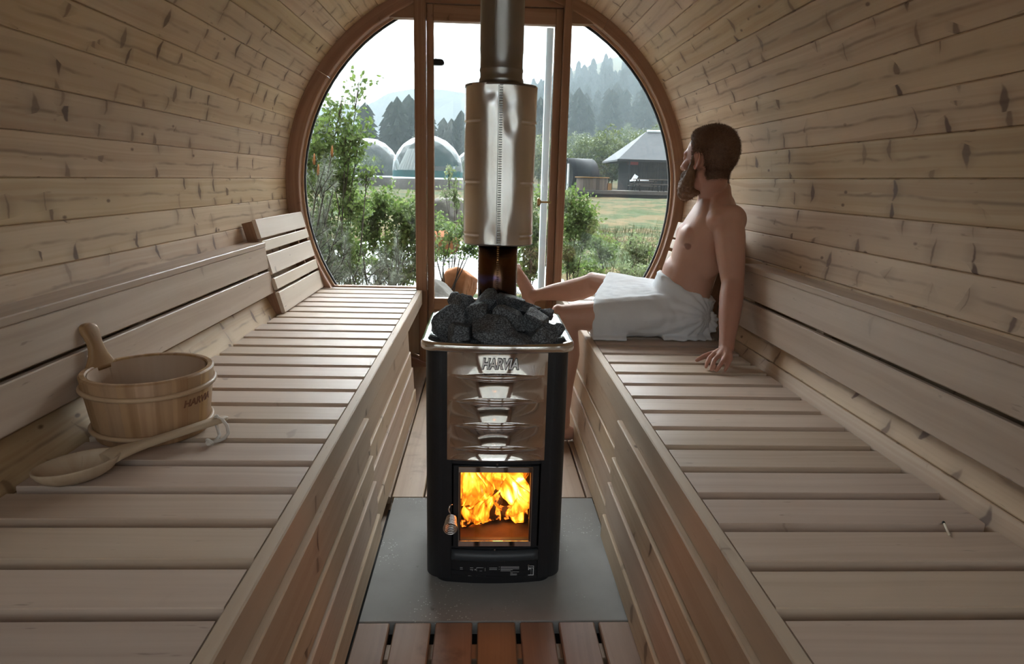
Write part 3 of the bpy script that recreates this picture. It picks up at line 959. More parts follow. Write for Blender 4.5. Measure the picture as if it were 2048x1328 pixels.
# sleeve: an open cylinder with pressed grooves at three heights on either side and dents at its top and bottom
def srad(th, r=.0985):
    th = (th + PI) % (2 * PI) - PI
    return r - .0095 * math.exp(-(th / .52) ** 2)
def sleeve(u, v):
    a = -PI / 2 + 2 * PI * (u - .5)
    z = .948 + .418 * v
    r = srad(a + PI / 2)
    th = abs((u - .5) * 2)          # 0 at the front
    for gz in (1.275, 1.117, .975):
        if th > .19:
            k = min(1, (th - .19) / .02)
            r += .0022 * k * math.exp(-((z - gz) / .0022) ** 2) - .0020 * k * math.exp(-((z - gz + .006) / .003) ** 2)
    # handling dents
    for (du, dz, su, sz, d) in ((.035, 1.325, .05, .035, -.006), (-.05, 1.345, .03, .02, -.004), (.05, 1.262, .035, .03, -.0045), (-.03, .965, .03, .03, -.004), (.03, .975, .025, .04, .003), (.02, 1.2, .06, .1, -.002)):
        r += d * math.exp(-(((u - .5) - du) / su) ** 2 - ((z - dz) / sz) ** 2)
    r += .0012 * math.sin(13 * u * 2 * PI * .23 + z * 9)
    return Vector((PX + r * math.cos(a), PY + r * math.sin(a), z))
m = MB(); m.grid(sleeve, 160, 150); sl = fpp(m, 'heat_shield', M['sleeve'])
def rimring(rows):
    m = MB()
    m.loft([[Vector((PX + (srad(t, r) if r > .07 else r) * math.sin(t), PY - (srad(t, r) if r > .07 else r) * math.cos(t), z)) for t in [2 * PI * k / 72 for k in range(72)]] for r, z in rows], (False, False), True, True)
    fpp(m, 'shield_rim', M['steel'])
rimring([(.0980, .950), (.0987, .947), (.095, .944), (.062, .942), (.060, .95)])
rimring([(.0987, 1.362), (.0987, 1.3675), (.094, 1.366), (.060, 1.3655)])
m = MB()
zz = .952
while zz < 1.362:
    m.box((PX - .001, PY - .0898, zz), (.0085, .0045, .0035)); zz += .0062
fpp(m, 'zip_seam', M['steel'])
m = MB(); m.box((PX - .0075, PY - .0895, 1.156), (.0022, .002, .408)); fpp(m, 'seam_edge', M['steel'])
m = MB()
zz = .70
while zz < .945:
    m.box((PX - .001, PY - .0572, zz), (.006, .002, .0032)); zz += .006
o = fpp(m, 'lower_seam', M['pipe_burnt'])

# ---------------------------------------------------------------- sauna stones, each on its own
def rock(seed, dims):
    r = random.Random(seed)
    planes = []
    for _ in range(11):
        n = Vector((r.gauss(0, 1), r.gauss(0, 1), r.gauss(0, 1))).normalized()
        planes.append((n, r.uniform(.58, .92)))
    bm = bmesh.new()
    bmesh.ops.create_icosphere(bm, subdivisions=5, radius=1)
    for v in bm.verts:
        d = v.co.normalized()
        s = 1.12
        for n, h in planes:
            k = d.dot(n)
            if k > .05: s = min(s, h / k)
        s *= 1 + .03 * noise.noise(d * 2.6 + Vector((seed * 3.1, 0, 0))) + .022 * noise.noise(d * 8 + Vector((0, seed * 2.3, 0)))
        v.co = Vector((d.x * s * dims[0], d.y * s * dims[1], d.z * s * dims[2])) * 1.16
    me = bpy.data.meshes.new('sauna_stone')
    bm.to_mesh(me); bm.free()
    for p in me.polygons: p.use_smooth = True
    me.materials.append(M['stone'])
    return bpy.data.objects.new('sauna_stone', me)
STONES = (
    # x, y, z, half sizes, rotation, label
    ((-.112, 1.735, .742), (.046, .040, .046), (.2, .3, .4), 'large flat-faced grey stone at the left rim of the heater top'),
    ((-.098, 1.885, .768), (.030, .026, .024), (.1, .1, 1.0), 'small dark stone at the back left of the pile, topmost on that side'),
    ((-.082, 1.680, .716), (.038, .030, .030), (.1, -.3, .2), 'wedge-shaped grey stone low at the front left of the pile'),
    ((-.075, 1.810, .765), (.036, .034, .036), (.4, .2, 2.2), 'upright grey stone just behind the flat-faced one at the left rim'),
    ((-.032, 1.730, .752), (.034, .036, .036), (.3, .6, .1), 'bluish grey stone between the left rim stone and the big front one'),
    ((-.010, 1.790, .778), (.044, .036, .036), (.2, -.4, .9), 'rounded grey stone at the top of the pile left of the flue'),
    ((.006, 1.672, .728), (.064, .040, .040), (.1, .05, 2.9), 'largest dark stone at the front centre of the pile'),
    ((.052, 1.768, .785), (.038, .032, .034), (.5, .2, .7), 'dark layered stone at the very top of the pile before the flue'),
    ((.058, 1.700, .757), (.046, .026, .026), (.1, .55, .3), 'long slanting ridged stone right of the largest front stone'),
    ((.108, 1.800, .766), (.046, .032, .026), (.1, .2, .3), 'flat brownish stone at the back right of the pile'),
    ((.112, 1.720, .748), (.044, .036, .040), (.3, .2, 1.6), 'big rough stone on the right of the pile under the flat brownish one'),
    ((.068, 1.655, .712), (.046, .028, .028), (.0, .2, .1), 'pale grey triangular stone low at the front right of centre'),
    ((.140, 1.682, .716), (.046, .034, .030), (.2, -.2, .4), 'long grey stone at the front right corner of the heater top'),
    ((.182, 1.700, .728), (.016, .018, .018), (.5, .2, .1), 'small round stone at the right rim of the heater top'),
    ((.158, 1.785, .758), (.020, .022, .020), (.2, .6, 1.0), 'small dark stone at the far right of the pile'),
    ((-.020, 1.645, .694), (.030, .018, .014), (.1, .0, .3), 'small flat stone wedged under the largest front stone'),
    ((.020, 1.720, .700), (.080, .050, .030), (.0, .1, .0), None),
    ((.120, 1.760, .700), (.070, .060, .030), (.0, .1, .0), None),
    ((-.080, 1.780, .700), (.070, .060, .030), (.0, .1, 1.0), None),
)
for k, (loc, dims, rot, lab) in enumerate(STONES):
    if lab is None: continue
    o = rock(k + 11, dims)
    o.location, o.rotation_euler = loc, rot
    link(o)
    tag(o, lab, 'stone', 'stones on the heater')
# stones buried below the visible layer
for k, (x, y) in enumerate(((-.09, 1.75), (-.02, 1.73), (.06, 1.74), (.12, 1.73), (-.09, 1.86), (.13, 1.86), (-.06, 1.96), (.02, 1.98), (.10, 1.97))):
    o = rock(k + 51, (.044, .046, .030))
    o.location = (x, y, .695); o.rotation_euler = (0, 0, k)
    link(o)
    tag(o, 'dark stone in the bottom layer of the heater, showing only between others', 'stone', 'stones on the heater')

# ---------------------------------------------------------------- bucket and ladle on the left bench
BX, BY = -.856, 1.600
bk = empty('wooden_bucket', (BX, BY, BZ))
tag(bk, 'round wooden stave bucket with a tall handle stave on the left bench', 'bucket')
RT, RB_, BH = .150, .129, .165
m = MB()
NS = 24
for k in range(NS):
    a0, a1 = 2 * PI * k / NS, 2 * PI * (k + 1) / NS - .0015
    ru = rng.uniform(0, 50)
    rings = []
    for j in range(5):
        a = a0 + (a1 - a0) * j / 4
        c, s_ = math.cos(a), math.sin(a)
        rings.append([Vector((r * c, r * s_, z)) for r, z in ((RB_ - .004, 0), (RB_, .004), (RT, BH - .004), (RT - .004, BH), (RT - .014, BH), (RT - .017, BH - .003), (RB_ - .016, .0))])
    b = len(m.v)
    n = 7
    for r_ in rings: m.v.extend(tuple(p) for p in r_)
    for j in range(4):
        for i in range(n):
            i2 = (i + 1) % n
            q = (b + j * n + i, b + j * n + i2, b + (j + 1) * n + i2, b + (j + 1) * n + i)
            zs = [rings[j][i].z, rings[j][i2].z, rings[j + 1][i2].z, rings[j + 1][i].z]
            w = 2 * PI * RT / NS / 4
            m.face(q, [(ru + zs[t], (j + (1 if t > 1 else 0)) * w) for t in range(4)], True if i in (1,) else False)
staves_o = fix_normals(m.build('staves', M['bucketwood'], bk))
m = MB(); m.lathe((0, 0, 0), [(RB_ - .002, .004), (RB_ - .014, .012), (.0005, .012)], 48); m.build('bottom', M['bucketin'], bk)
m = MB(); m.lathe((0, 0, 0), [(RB_ - .017, .012), (RT - .0190, BH - .0045)], 96); m.build('lining', M['bucketin'], bk)
for z, n_ in ((.026, 'hoop'), (.128, 'hoop')):
    rr = RB_ + (RT - RB_) * z / BH + .004
    m = MB(); pts = [(rr * math.cos(2 * PI * k / 72), rr * math.sin(2 * PI * k / 72), z + .002 * math.sin(4 * PI * k / 72)) for k in range(73)]
    m.tube(pts, .0062, 10, False); m.build(n_, M['hoop'], bk)
# handle: one stave carried up into a waisted grip
m = MB()
ha = math.radians(166)
hd = Vector((math.cos(ha), math.sin(ha), 0)); ht = Vector((-math.sin(ha), math.cos(ha), 0))
prof = [(.0, .062), (.015, .050), (.03, .040), (.05, .030), (.07, .0245), (.09, .0225), (.11, .0245), (.125, .028), (.138, .0285), (.148, .025), (.154, .017), (.156, .006)]
rings = []
for h, w in prof:
    z = BH - .014 + h * .74
    off = RT - .008 + .26 * (z - BH) - .006 * math.sin(min(1, h / .156) * PI)
    c = hd * off + Vector((0, 0, z))
    t = .0105
    ring = []
    for k in range(16):
        a = 2 * PI * k / 16
        ca, sa = math.cos(a), math.sin(a)
        ring.append(c + ht * (w * .9 * (abs(ca) ** .6) * (1 if ca > 0 else -1)) + hd * (t * (abs(sa) ** .6) * (1 if sa > 0 else -1)))
    rings.append(ring)
m.loft(rings, (True, True), True, True)
fix_normals(m.build('handle', M['bucketwood'], bk))
# water standing low in the bucket
m = MB(); m.lathe((0, 0, 0), [(RB_ - .010, .088), (.0005, .088)], 48)
tw = NT('bucket_water')
tw.pbr((.20, .14, .10), .06)
o = m.build('bucket_water', tw.m, None); o.location = (BX, BY, BZ)
tag(o, 'dark still water inside the wooden bucket', 'water', kind='stuff')
# branded word burnt into the side
def cyl_text(txt, size, a0, z, r):
    cu = bpy.data.curves.new('t', 'FONT'); cu.body, cu.size, cu.extrude, cu.shear, cu.offset = txt, size, .0006, .2, .0007
    cu.align_x, cu.align_y = 'CENTER', 'CENTER'
    t = bpy.data.objects.new('t', cu); COL.objects.link(t)
    me = bpy.data.meshes.new_from_object(t.evaluated_get(bpy.context.evaluated_depsgraph_get()))
    bpy.data.objects.remove(t)
    for v in me.vertices:
        x, y, d = v.co
        rr_ = RB_ + (RT - RB_) * (z + y) / BH + .0004 + d
        a = a0 + x / r
        v.co = (rr_ * math.cos(a), rr_ * math.sin(a), z + y)
    me.materials.clear(); me.materials.append(M['burnt'])
    return link(bpy.data.objects.new('burnt_lettering', me), bk)
cyl_text('HARVIA', .025, math.radians(-17), .095, .140)['label'] = 'lettering burnt into the staves'
bk.rotation_euler = (0, 0, 0)

# ladle: oval bowl and a long handle in one carved piece
LP0, LP1 = Vector((-.874, 1.312, BZ)), Vector((-.668, 1.590, BZ))
ld = empty('wooden_ladle', LP0)
tag(ld, 'carved wooden ladle with a cord loop lying in front of the bucket', 'ladle')
ld.rotation_euler = (0, 0, math.atan2(LP1.y - LP0.y, LP1.x - LP0.x))
m = MB()
# bowl, local x along the handle; outer and inner shells as one surface
A, B, H = .085, .056, .042
rings = []
nb = 44
for r, z in ((.02, .0), (.35, .001), (.6, .006), (.8, .015), (.93, .027), (.99, .036), (1.0, .041), (.975, .0425), (.93, .041), (.89, .034), (.8, .023), (.6, .014), (.35, .009), (.02, .008)):
    rings.append([Vector((A * r * math.cos(2 * PI * k / nb), B * r * math.sin(2 * PI * k / nb), z)) for k in range(nb)])
m.loft(rings, (True, True), True, True)
hr = []
for x, z, w, t in ((.055, .026, .030, .010), (.078, .033, .030, .011), (.10, .034, .024, .011), (.13, .034, .016, .010), (.17, .035, .0125, .0095), (.22, .036, .0125, .009), (.28, .037, .0135, .0085), (.33, .038, .0155, .0085), (.355, .038, .0165, .008), (.372, .038, .013, .007), (.384, .037, .004, .004)):
    x = .055 + (x - .055) * .89
    hr.append([Vector((x, w * (abs(math.cos(a)) ** .7) * (1 if math.cos(a) > 0 else -1), z + t * (abs(math.sin(a)) ** .7) * (1 if math.sin(a) > 0 else -1))) for a in [2 * PI * k / 16 for k in range(16)]])
m.loft(hr, (True, True), True, True)
fix_normals(m.build('bowl_and_handle', M['ladlewood'], ld))
m = MB()
CS = .89
def cs(P): return [(x * CS + .006, y, z) for x, y, z in P]
m.tube(cs([(.350, .0, .052), (.352, -.004, .046), (.358, -.016, .040), (.360, -.030, .028), (.352, -.044, .014), (.336, -.048, .006), (.318, -.046, .004), (.300, -.046, .0045), (.292, -.050, .005), (.285, -.052, .0075)]), .0042, 9)
m.tube(cs([(.350, .0, .052), (.347, .004, .040), (.345, -.006, .026), (.335, -.030, .010), (.315, -.040, .004), (.295, -.044, .004)]), .004, 9)
m.tube(cs([(.300, -.052, .004), (.294, -.040, .007), (.288, -.046, .015), (.292, -.056, .011), (.299, -.050, .005), (.293, -.041, .012), (.286, -.05, .010)]), .005, 8)
m.build('cord_loop', M['cord'], ld)
# spent match on the right bench
m = MB(); m.tube([(.880, 1.090, BZ + .002), (.897, 1.128, BZ + .004)], .0021, 6)
mt = m.build('spent_match', M['matchwood']); tag(mt, 'spent match lying on the right bench near the backrest', 'match')
m = MB(); m.tube([(.8965, 1.127, BZ + .004), (.899, 1.133, BZ + .004), (.9005, 1.137, BZ + .004)], [.0024, .003, .001], 7); m.build('burnt_head', M['letter_edge'], mt)
# ---------------------------------------------------------------- the man on the right bench
def _skin():
    t = NT('skin')
    tc = t.n('TexCoord').outputs['Object']
    n = t.noise(tc, 9.0, 4, .6)
    fine = t.noise(tc, 160.0, 2, .6)
    c = t.mix(n, (0.55, 0.315, 0.235), (0.63, 0.385, 0.295))
    # redder neck, ears, forearms and hands, paler trunk
    p = t.n('SeparateXYZ', {0: tc})
    red = t.ss(p.outputs[1], 2.52, 2.40)
    red2 = t.ss(p.outputs[2], 1.03, 1.13)
    rr = t.math('ADD', red, red2, clamp=True)
    c = t.mix(t.math('MULTIPLY', rr, .65), c, (0.42, 0.20, 0.145))
    # areola
    d = t.n('VectorMath', {0: tc, 1: (.822, 2.665, .874)}, operation='DISTANCE').outputs[1]
    c = t.mix(t.math('MULTIPLY', t.ss(d, .019, .012), .75), c, (0.22, 0.09, 0.065))
    return t.pbr(c, .48, 0.0, t.bump(fine, .10, .001), **{'Subsurface Weight': .12, 'Subsurface Radius': (.012, .005, .003), 'Subsurface Scale': 1.0, 'Specular IOR Level': .25})
M['skin'] = _skin()
def _hairmat(name, a, b):
    t = NT(name)
    tc = t.n('TexCoord').outputs['Object']
    n = t.noise(tc, 90.0, 3, .6)
    ri = t.n('NewGeometry').outputs['Random Per Island']
    c = t.mix(t.math('ADD', t.math('MULTIPLY', n, .6), t.math('MULTIPLY', ri, .4)), a, b)
    return t.pbr(c, .55, 0.0, t.bump(n, .6, .004))
M['hair'] = _hairmat('brown_hair', (0.11, 0.055, 0.032), (0.26, 0.14, 0.08))
M['beard'] = _hairmat('ginger_brown_beard', (0.10, 0.048, 0.024), (0.24, 0.125, 0.06))
def _towel():
    t = NT('white_towel')
    tc = t.n('TexCoord').outputs['Object']
    n = t.noise(tc, 420.0, 2, .7)
    l = t.noise(tc, 10.0, 2, .5)
    c = t.mix(l, (0.74, 0.77, 0.81), (0.80, 0.82, 0.85))
    return t.pbr(c, .95, 0.0, t.bump(n, .35, .003))
M['towel'] = _towel()

def capsule_chain(m, pts, n=16):
    """pts: (centre, radius) or (centre, ra, rb, axis_a) ; tapered tube with round ends"""
    P = [Vector(p[0]) for p in pts]
    r = [p[1] for p in pts]
    # round caps
    d0 = (P[0] - P[1]).normalized(); d1 = (P[-1] - P[-2]).normalized()
    PP, RR_ = [], []
    for k in (1.0, .85, .5): PP.append(P[0] + d0 * r[0] * k); RR_.append(r[0] * math.sqrt(max(.0025, 1 - k * k)))
    PP += P; RR_ += r
    for k in (.5, .85, 1.0): PP.append(P[-1] + d1 * r[-1] * k); RR_.append(r[-1] * math.sqrt(max(.0025, 1 - k * k)))
    # spline subdivide between joints
    Q, q = [], []
    for i in range(len(PP) - 1):
        a, b = PP[i], PP[i + 1]
        ns = max(1, int((b - a).length / .012))
        for k in range(ns):
            Q.append(a.lerp(b, k / ns)); q.append(RR_[i] + (RR_[i + 1] - RR_[i]) * k / ns)
    Q.append(PP[-1]); q.append(RR_[-1])
    m.tube(Q, q, n)
def ellipsoid(m, c, ax, ay, az, ra, rb, rc, n=24):
    c, ax, ay, az = Vector(c), Vector(ax).normalized(), Vector(ay).normalized(), Vector(az).normalized()
    rings = []
    for j in range(1, n):
        th = PI * j / n
        rings.append([c + ax * (ra * math.sin(th) * math.cos(2 * PI * k / 28)) + ay * (rb * math.sin(th) * math.sin(2 * PI * k / 28)) + az * (-rc * math.cos(th)) for k in range(28)])
    m.loft(rings, (True, True), True, True)
def spline(pts, n):
    """Catmull-Rom through rows of numbers"""
    A = np.array(pts, float)
    A = np.vstack([2 * A[0] - A[1], A, 2 * A[-1] - A[-2]])
    out = []
    for i in range(1, len(A) - 2):
        for k in range(n):
            t = k / n
            p0, p1, p2, p3 = A[i - 1], A[i], A[i + 1], A[i + 2]
            out.append(.5 * ((2 * p1) + (-p0 + p2) * t + (2 * p0 - 5 * p1 + 4 * p2 - p3) * t * t + (-p0 + 3 * p1 - 3 * p2 + p3) * t ** 3))
    out.append(A[-2])
    return out
def voxel(m, name, mat, size, smooth_it, parent=None, post=None, fac=.5):
    """one continuous skin around all the shapes of m"""
    o = m.build(name + '_raw', mat)
    md = o.modifiers.new('r', 'REMESH'); md.mode = 'VOXEL'; md.voxel_size = size; md.use_smooth_shade = True
    if smooth_it:
        ms = o.modifiers.new('s', 'SMOOTH'); ms.iterations = smooth_it; ms.factor = fac
    dg = bpy.context.evaluated_depsgraph_get(); dg.update()
    me = bpy.data.meshes.new_from_object(o.evaluated_get(dg))
    bpy.data.objects.remove(o)
    me.name = name
    me.materials.clear(); me.materials.append(mat)
    if post:
        for v in me.vertices: v.co = post(v.co)
    for p in me.polygons: p.use_smooth = True
    o = bpy.data.objects.new(name, me)
    return link(o, parent)

TF = Vector((-.975, .22, 0)).normalized()      # way the chest faces
TS = Vector((-TF.y, TF.x, 0)).normalized()     # his left, towards the stove side of the bench
ZU = Vector((0, 0, 1))
mb = MB()
# trunk
secs = [  # z, x, y, half depth, half width
    (.50, .850, 2.800, .085, .150), (.54, .850, 2.800, .115, .172), (.60, .858, 2.800, .118, .170), (.67, .868, 2.798, .110, .152),
    (.74, .884, 2.795, .108, .146), (.81, .908, 2.792, .112, .152), (.88, .930, 2.788, .120, .165), (.94, .944, 2.786, .116, .172),
    (.99, .952, 2.785, .098, .168), (1.03, .953, 2.782, .076, .135), (1.06, .948, 2.776, .060, .085)]
rings = []
for z, x, y, a, b in spline(secs, 5):
    c = Vector((x, y, z))
    ring = []
    for k in range(40):
        t = 2 * PI * k / 40
        ca, sa = math.cos(t), math.sin(t)
        e = .82
        ring.append(c + TF * (a * (abs(ca) ** e) * (1 if ca > 0 else -1)) + TS * (b * (abs(sa) ** e) * (1 if sa > 0 else -1)))
    rings.append(ring)
mb.loft(rings, (True, True), True, True)
def tp(z, f, s, base=None):
    """point on the trunk frame: height, forward, to his left"""
    row = min(spline(secs, 5), key=lambda r: abs(r[0] - z))
    return Vector((row[1], row[2], z)) + TF * f + TS * s
# chest muscles, shoulder blades, soft belly
for s in (-1, 1):
    ellipsoid(mb, tp(.905, .080, .082 * s), TF, TS, ZU, .040, .078, .055)
    ellipsoid(mb, tp(.935, -.085, .085 * s), TF, TS, ZU, .030, .060, .075)
    ellipsoid(mb, tp(.84, -.02, .130 * s), TF, TS, ZU, .075, .030, .10)
    capsule_chain(mb, [(tp(1.105, -.025, .03 * s), .042), (tp(1.065, -.025, .085 * s), .042), (tp(1.025, -.012, .150 * s), .042)])
    capsule_chain(mb, [(tp(1.03, .045, .02 * s), .016), (tp(1.035, .030, .09 * s), .016), (tp(1.03, .0, .15 * s), .02)])
ellipsoid(mb, tp(.74, .055, 0), TF, TS, ZU, .066, .115, .085)
ellipsoid(mb, tp(.69, .06, 0), TF, TS, ZU, .066, .13, .05)
capsule_chain(mb, [(tp(1.05, -.035, .06), .046), (tp(1.015, -.03, .13), .056), (tp(.985, -.02, .17), .058)])
capsule_chain(mb, [(tp(1.05, -.035, -.06), .046), (tp(1.0, -.03, -.13), .054)])
# near (left) arm propped on the bench
SHL = Vector((.962, 2.615, .990)); ELL = Vector((.957, 2.485, .752)); WRL = Vector((.882, 2.292, .533))
ellipsoid(mb, SHL + Vector((.0, -.002, -.012)), TF, TS, (0, -.3, 1), .072, .058, .076)
capsule_chain(mb, [(SHL, .060), (SHL.lerp(ELL, .30), .062), (SHL.lerp(ELL, .62), .055), (ELL, .0435)])
capsule_chain(mb, [(ELL, .043), (ELL.lerp(WRL, .22), .0455), (ELL.lerp(WRL, .5), .041), (ELL.lerp(WRL, .8), .031), (WRL, .0275)])
# far (right) arm propped behind the body
SHR = Vector((.972, 2.950, .985)); ELR = Vector((1.00, 3.05, .755)); WRR = Vector((1.005, 3.10, .540))
ellipsoid(mb, SHR, TF, TS, ZU, .058, .052, .070)
capsule_chain(mb, [(SHR, .054), (SHR.lerp(ELR, .4), .050), (ELR, .041)])
capsule_chain(mb, [(ELR, .041), (ELR.lerp(WRR, .3), .042), (WRR, .029)])
# near leg: thigh along the bench, shin hanging over its edge to the floor
HPL = Vector((.815, 2.715, .572)); KNL = Vector((.330, 2.700, .562)); ANL = Vector((.338, 2.690, .085))
capsule_chain(mb, [(HPL, .088), (HPL.lerp(KNL, .35), .082), (HPL.lerp(KNL, .7), .068), (KNL + Vector((.04, 0, 0)), .057), (KNL, .053)])
ellipsoid(mb, KNL + Vector((-.030, 0, .012)), (1, 0, 0), (0, 1, 0), ZU, .030, .036, .040)
capsule_chain(mb, [(KNL + Vector((0, 0, -.01)), .052), (KNL.lerp(ANL, .18) + Vector((.008, 0, 0)), .052), (KNL.lerp(ANL, .35) + Vector((.014, 0, 0)), .054), (KNL.lerp(ANL, .6) + Vector((.004, 0, 0)), .043), (KNL.lerp(ANL, .88), .032), (ANL, .034)])
capsule_chain(mb, [((.368, 2.690, .036), .033), ((.300, 2.688, .048), .037), ((.235, 2.684, .034), .035), ((.175, 2.680, .024), .022)])
for k, (dx, dy, r) in enumerate(((.128, .030, .0135), (.134, .008, .010), (.138, -.010, .0095), (.146, -.027, .009), (.156, -.042, .0085))):
    capsule_chain(mb, [((dx + .05, 2.682 + dy, .020), r), ((dx, 2.680 + dy, .0135), r * .95)], 10)
# far leg: knee raised and turned out, shin laid across the bench edge, foot over the walkway
HPR = Vector((.800, 2.900, .590)); KNR = Vector((.538, 3.20, .630)); ANR = Vector((.236, 3.33, .537))
capsule_chain(mb, [(HPR, .088), (HPR.lerp(KNR, .4), .080), (HPR.lerp(KNR, .75), .064), (KNR, .053)])
ellipsoid(mb, KNR + Vector((-.010, .012, .022)), (1, 0, 0), (0, 1, 0), ZU, .038, .036, .032)
sd = (ANR - KNR).normalized()
capsule_chain(mb, [(KNR, .053), (KNR.lerp(ANR, .2) + Vector((0, 0, -.012)), .058), (KNR.lerp(ANR, .38) + Vector((0, 0, -.014)), .057), (KNR.lerp(ANR, .62) + Vector((0, 0, -.004)), .045), (KNR.lerp(ANR, .88), .031), (ANR, .034)])
fa = Vector((-.30, .42, .74)).normalized()      # towards the toes
ft = fa.cross(sd).normalized()
heel = ANR + sd * .030 - fa * .030
capsule_chain(mb, [(heel, .031), (ANR + fa * .03 + sd * .014, .037), (ANR + fa * .095 + sd * .022, .033), (ANR + fa * .150 + sd * .026, .022)])
for k, q in enumerate((-.030, -.010, .008, .024, .038)):
    b_ = ANR + fa * .145 + sd * .026 + ft * q
    capsule_chain(mb, [(b_, (.0135, .0105, .010, .0095, .009)[k]), (b_ + fa * (.042, .044, .040, .034, .028)[k] + sd * -.004, (.012, .0095, .009, .0085, .008)[k])], 10)
# neck and head
HC = Vector((.884, 2.700, 1.224))
HF = Vector((-.64, .768, -.02)).normalized(); HS = Vector((-HF.y, HF.x, 0)).normalized(); HU = HF.cross(HS).normalized()
def hp(f, s, u): return HC + HF * f + HS * s + HU * u
capsule_chain(mb, [(Vector((.952, 2.778, 1.045)), .066), (Vector((.938, 2.762, 1.095)), .057), (hp(-.035, 0, -.07), .056), (hp(-.03, 0, -.02), .055)], 24)
for s in (-1, 1): capsule_chain(mb, [(hp(-.02, .062 * s, -.055), .018), (Vector((.94, 2.77, 1.08)) + TF * .035 + TS * .022 * s, .018), (tp(1.04, .055, .012 * s), .014)])
ellipsoid(mb, hp(-.012, 0, .018), HF, HS, HU, .102, .078, .098, 30)
ellipsoid(mb, hp(.030, 0, -.045), HF, HS, HU, .066, .060, .080)
ellipsoid(mb, hp(.052, 0, -.092), HF, HS, HU, .044, .046, .030)
ellipsoid(mb, hp(.070, 0, .022), HF, HS, HU, .026, .055, .022)            # brow
for s in (-1, 1):
    ellipsoid(mb, hp(.062, .038 * s, -.022), HF, HS, HU, .026, .026, .022)  # cheekbone
    ellipsoid(mb, hp(.083, .031 * s, .004), HF, HS, HU, .010, .014, .007)   # eyelids
capsule_chain(mb, [(hp(.088, 0, .012), .009), (hp(.104, 0, -.014), .011), (hp(.112, 0, -.032), .0135)])
for s in (-1, 1): ellipsoid(mb, hp(.100, .012 * s, -.036), HF, HS, HU, .011, .008, .008)
ellipsoid(mb, hp(.092, 0, -.060), HF, HS, HU, .010, .024, .006); ellipsoid(mb, hp(.090, 0, -.070), HF, HS, HU, .010, .021, .007)
# ears: rim, lobe and bowl
for s in (-1, 1):
    pts = []
    for k in range(13):
        a = math.radians(-40 + 250 * k / 12)
        pts.append((hp(-.008 - .018 * math.cos(a) * -1 * .9, (.079 + .010 + .006 * math.cos(a) * -.5) * s, -.008 + .030 * math.sin(a)), .0050))
    pts = [(hp(.012 - .001, .079 * s, -.030), .0055), (hp(.000, .086 * s, -.040), .0068), (hp(-.012, .090 * s, -.028), .0055), (hp(-.022, .094 * s, -.008), .005), (hp(-.025, .095 * s, .012), .005), (hp(-.016, .093 * s, .028), .005), (hp(-.002, .088 * s, .032), .005), (hp(.010, .082 * s, .024), .0048), (hp(.012, .079 * s, .008), .0045)]
    capsule_chain(mb, pts, 10)
    ellipsoid(mb, hp(-.006, .081 * s, -.004), HF, HS, HU, .016, .006, .030)
# hands: palm, five fingers bent at the knuckles, thumb from the side of the palm
def hand(m, wrist, mcps, pips, dips, tips, radii, thumb):
    w = Vector(wrist)
    for i, a in enumerate(mcps):
        a = Vector(a)
        capsule_chain(m, [(w.lerp(a, .12), .0195), (w.lerp(a, .6), .0150), (a, .0112)], 12)
        capsule_chain(m, [(a, radii[i] * 1.12), (Vector(pips[i]), radii[i] * 1.05), (Vector(dips[i]), radii[i]), (Vector(tips[i]), radii[i] * .82)], 12)
    capsule_chain(m, [(Vector(p), r) for p, r in thumb], 12)
hand(mb, WRL,
     [(.828, 2.262, .523), (.841, 2.240, .526), (.855, 2.222, .523), (.869, 2.212, .516)],
     [(.800, 2.232, .514), (.807, 2.199, .517), (.828, 2.182, .513), (.852, 2.182, .506)],
     [(.787, 2.214, .499), (.795, 2.182, .501), (.814, 2.168, .499), (.841, 2.170, .495)],
     [(.780, 2.204, .4870), (.788, 2.172, .4868), (.803, 2.160, .4868), (.834, 2.163, .4860)],
     (.0086, .0088, .0085, .0076),
     [((.868, 2.300, .515), .017), ((.838, 2.318, .505), .0135), ((.805, 2.310, .497), .0108), ((.775, 2.290, .4885), .0085)])
hand(mb, WRR,
     [(.955, 3.135, .510), (.957, 3.155, .512), (.962, 3.172, .508), (.972, 3.185, .503)],
     [(.918, 3.145, .500), (.915, 3.172, .502), (.925, 3.195, .500), (.945, 3.207, .496)],
     [(.900, 3.150, .491), (.895, 3.180, .492), (.908, 3.206, .490), (.932, 3.216, .489)],
     [(.886, 3.153, .4865), (.880, 3.186, .4865), (.894, 3.214, .4865), (.921, 3.223, .4860)],
     (.0086, .0088, .0085, .0076),
     [((.985, 3.105, .515), .017), ((.955, 3.100, .503), .013), ((.925, 3.098, .495), .0105), ((.900, 3.102, .4885), .0085)])
person = voxel(mb, 'person', M['skin'], .0042, 7)
tag(person, 'bearded man in a white towel sitting on the bench and leaning on one arm', 'person')

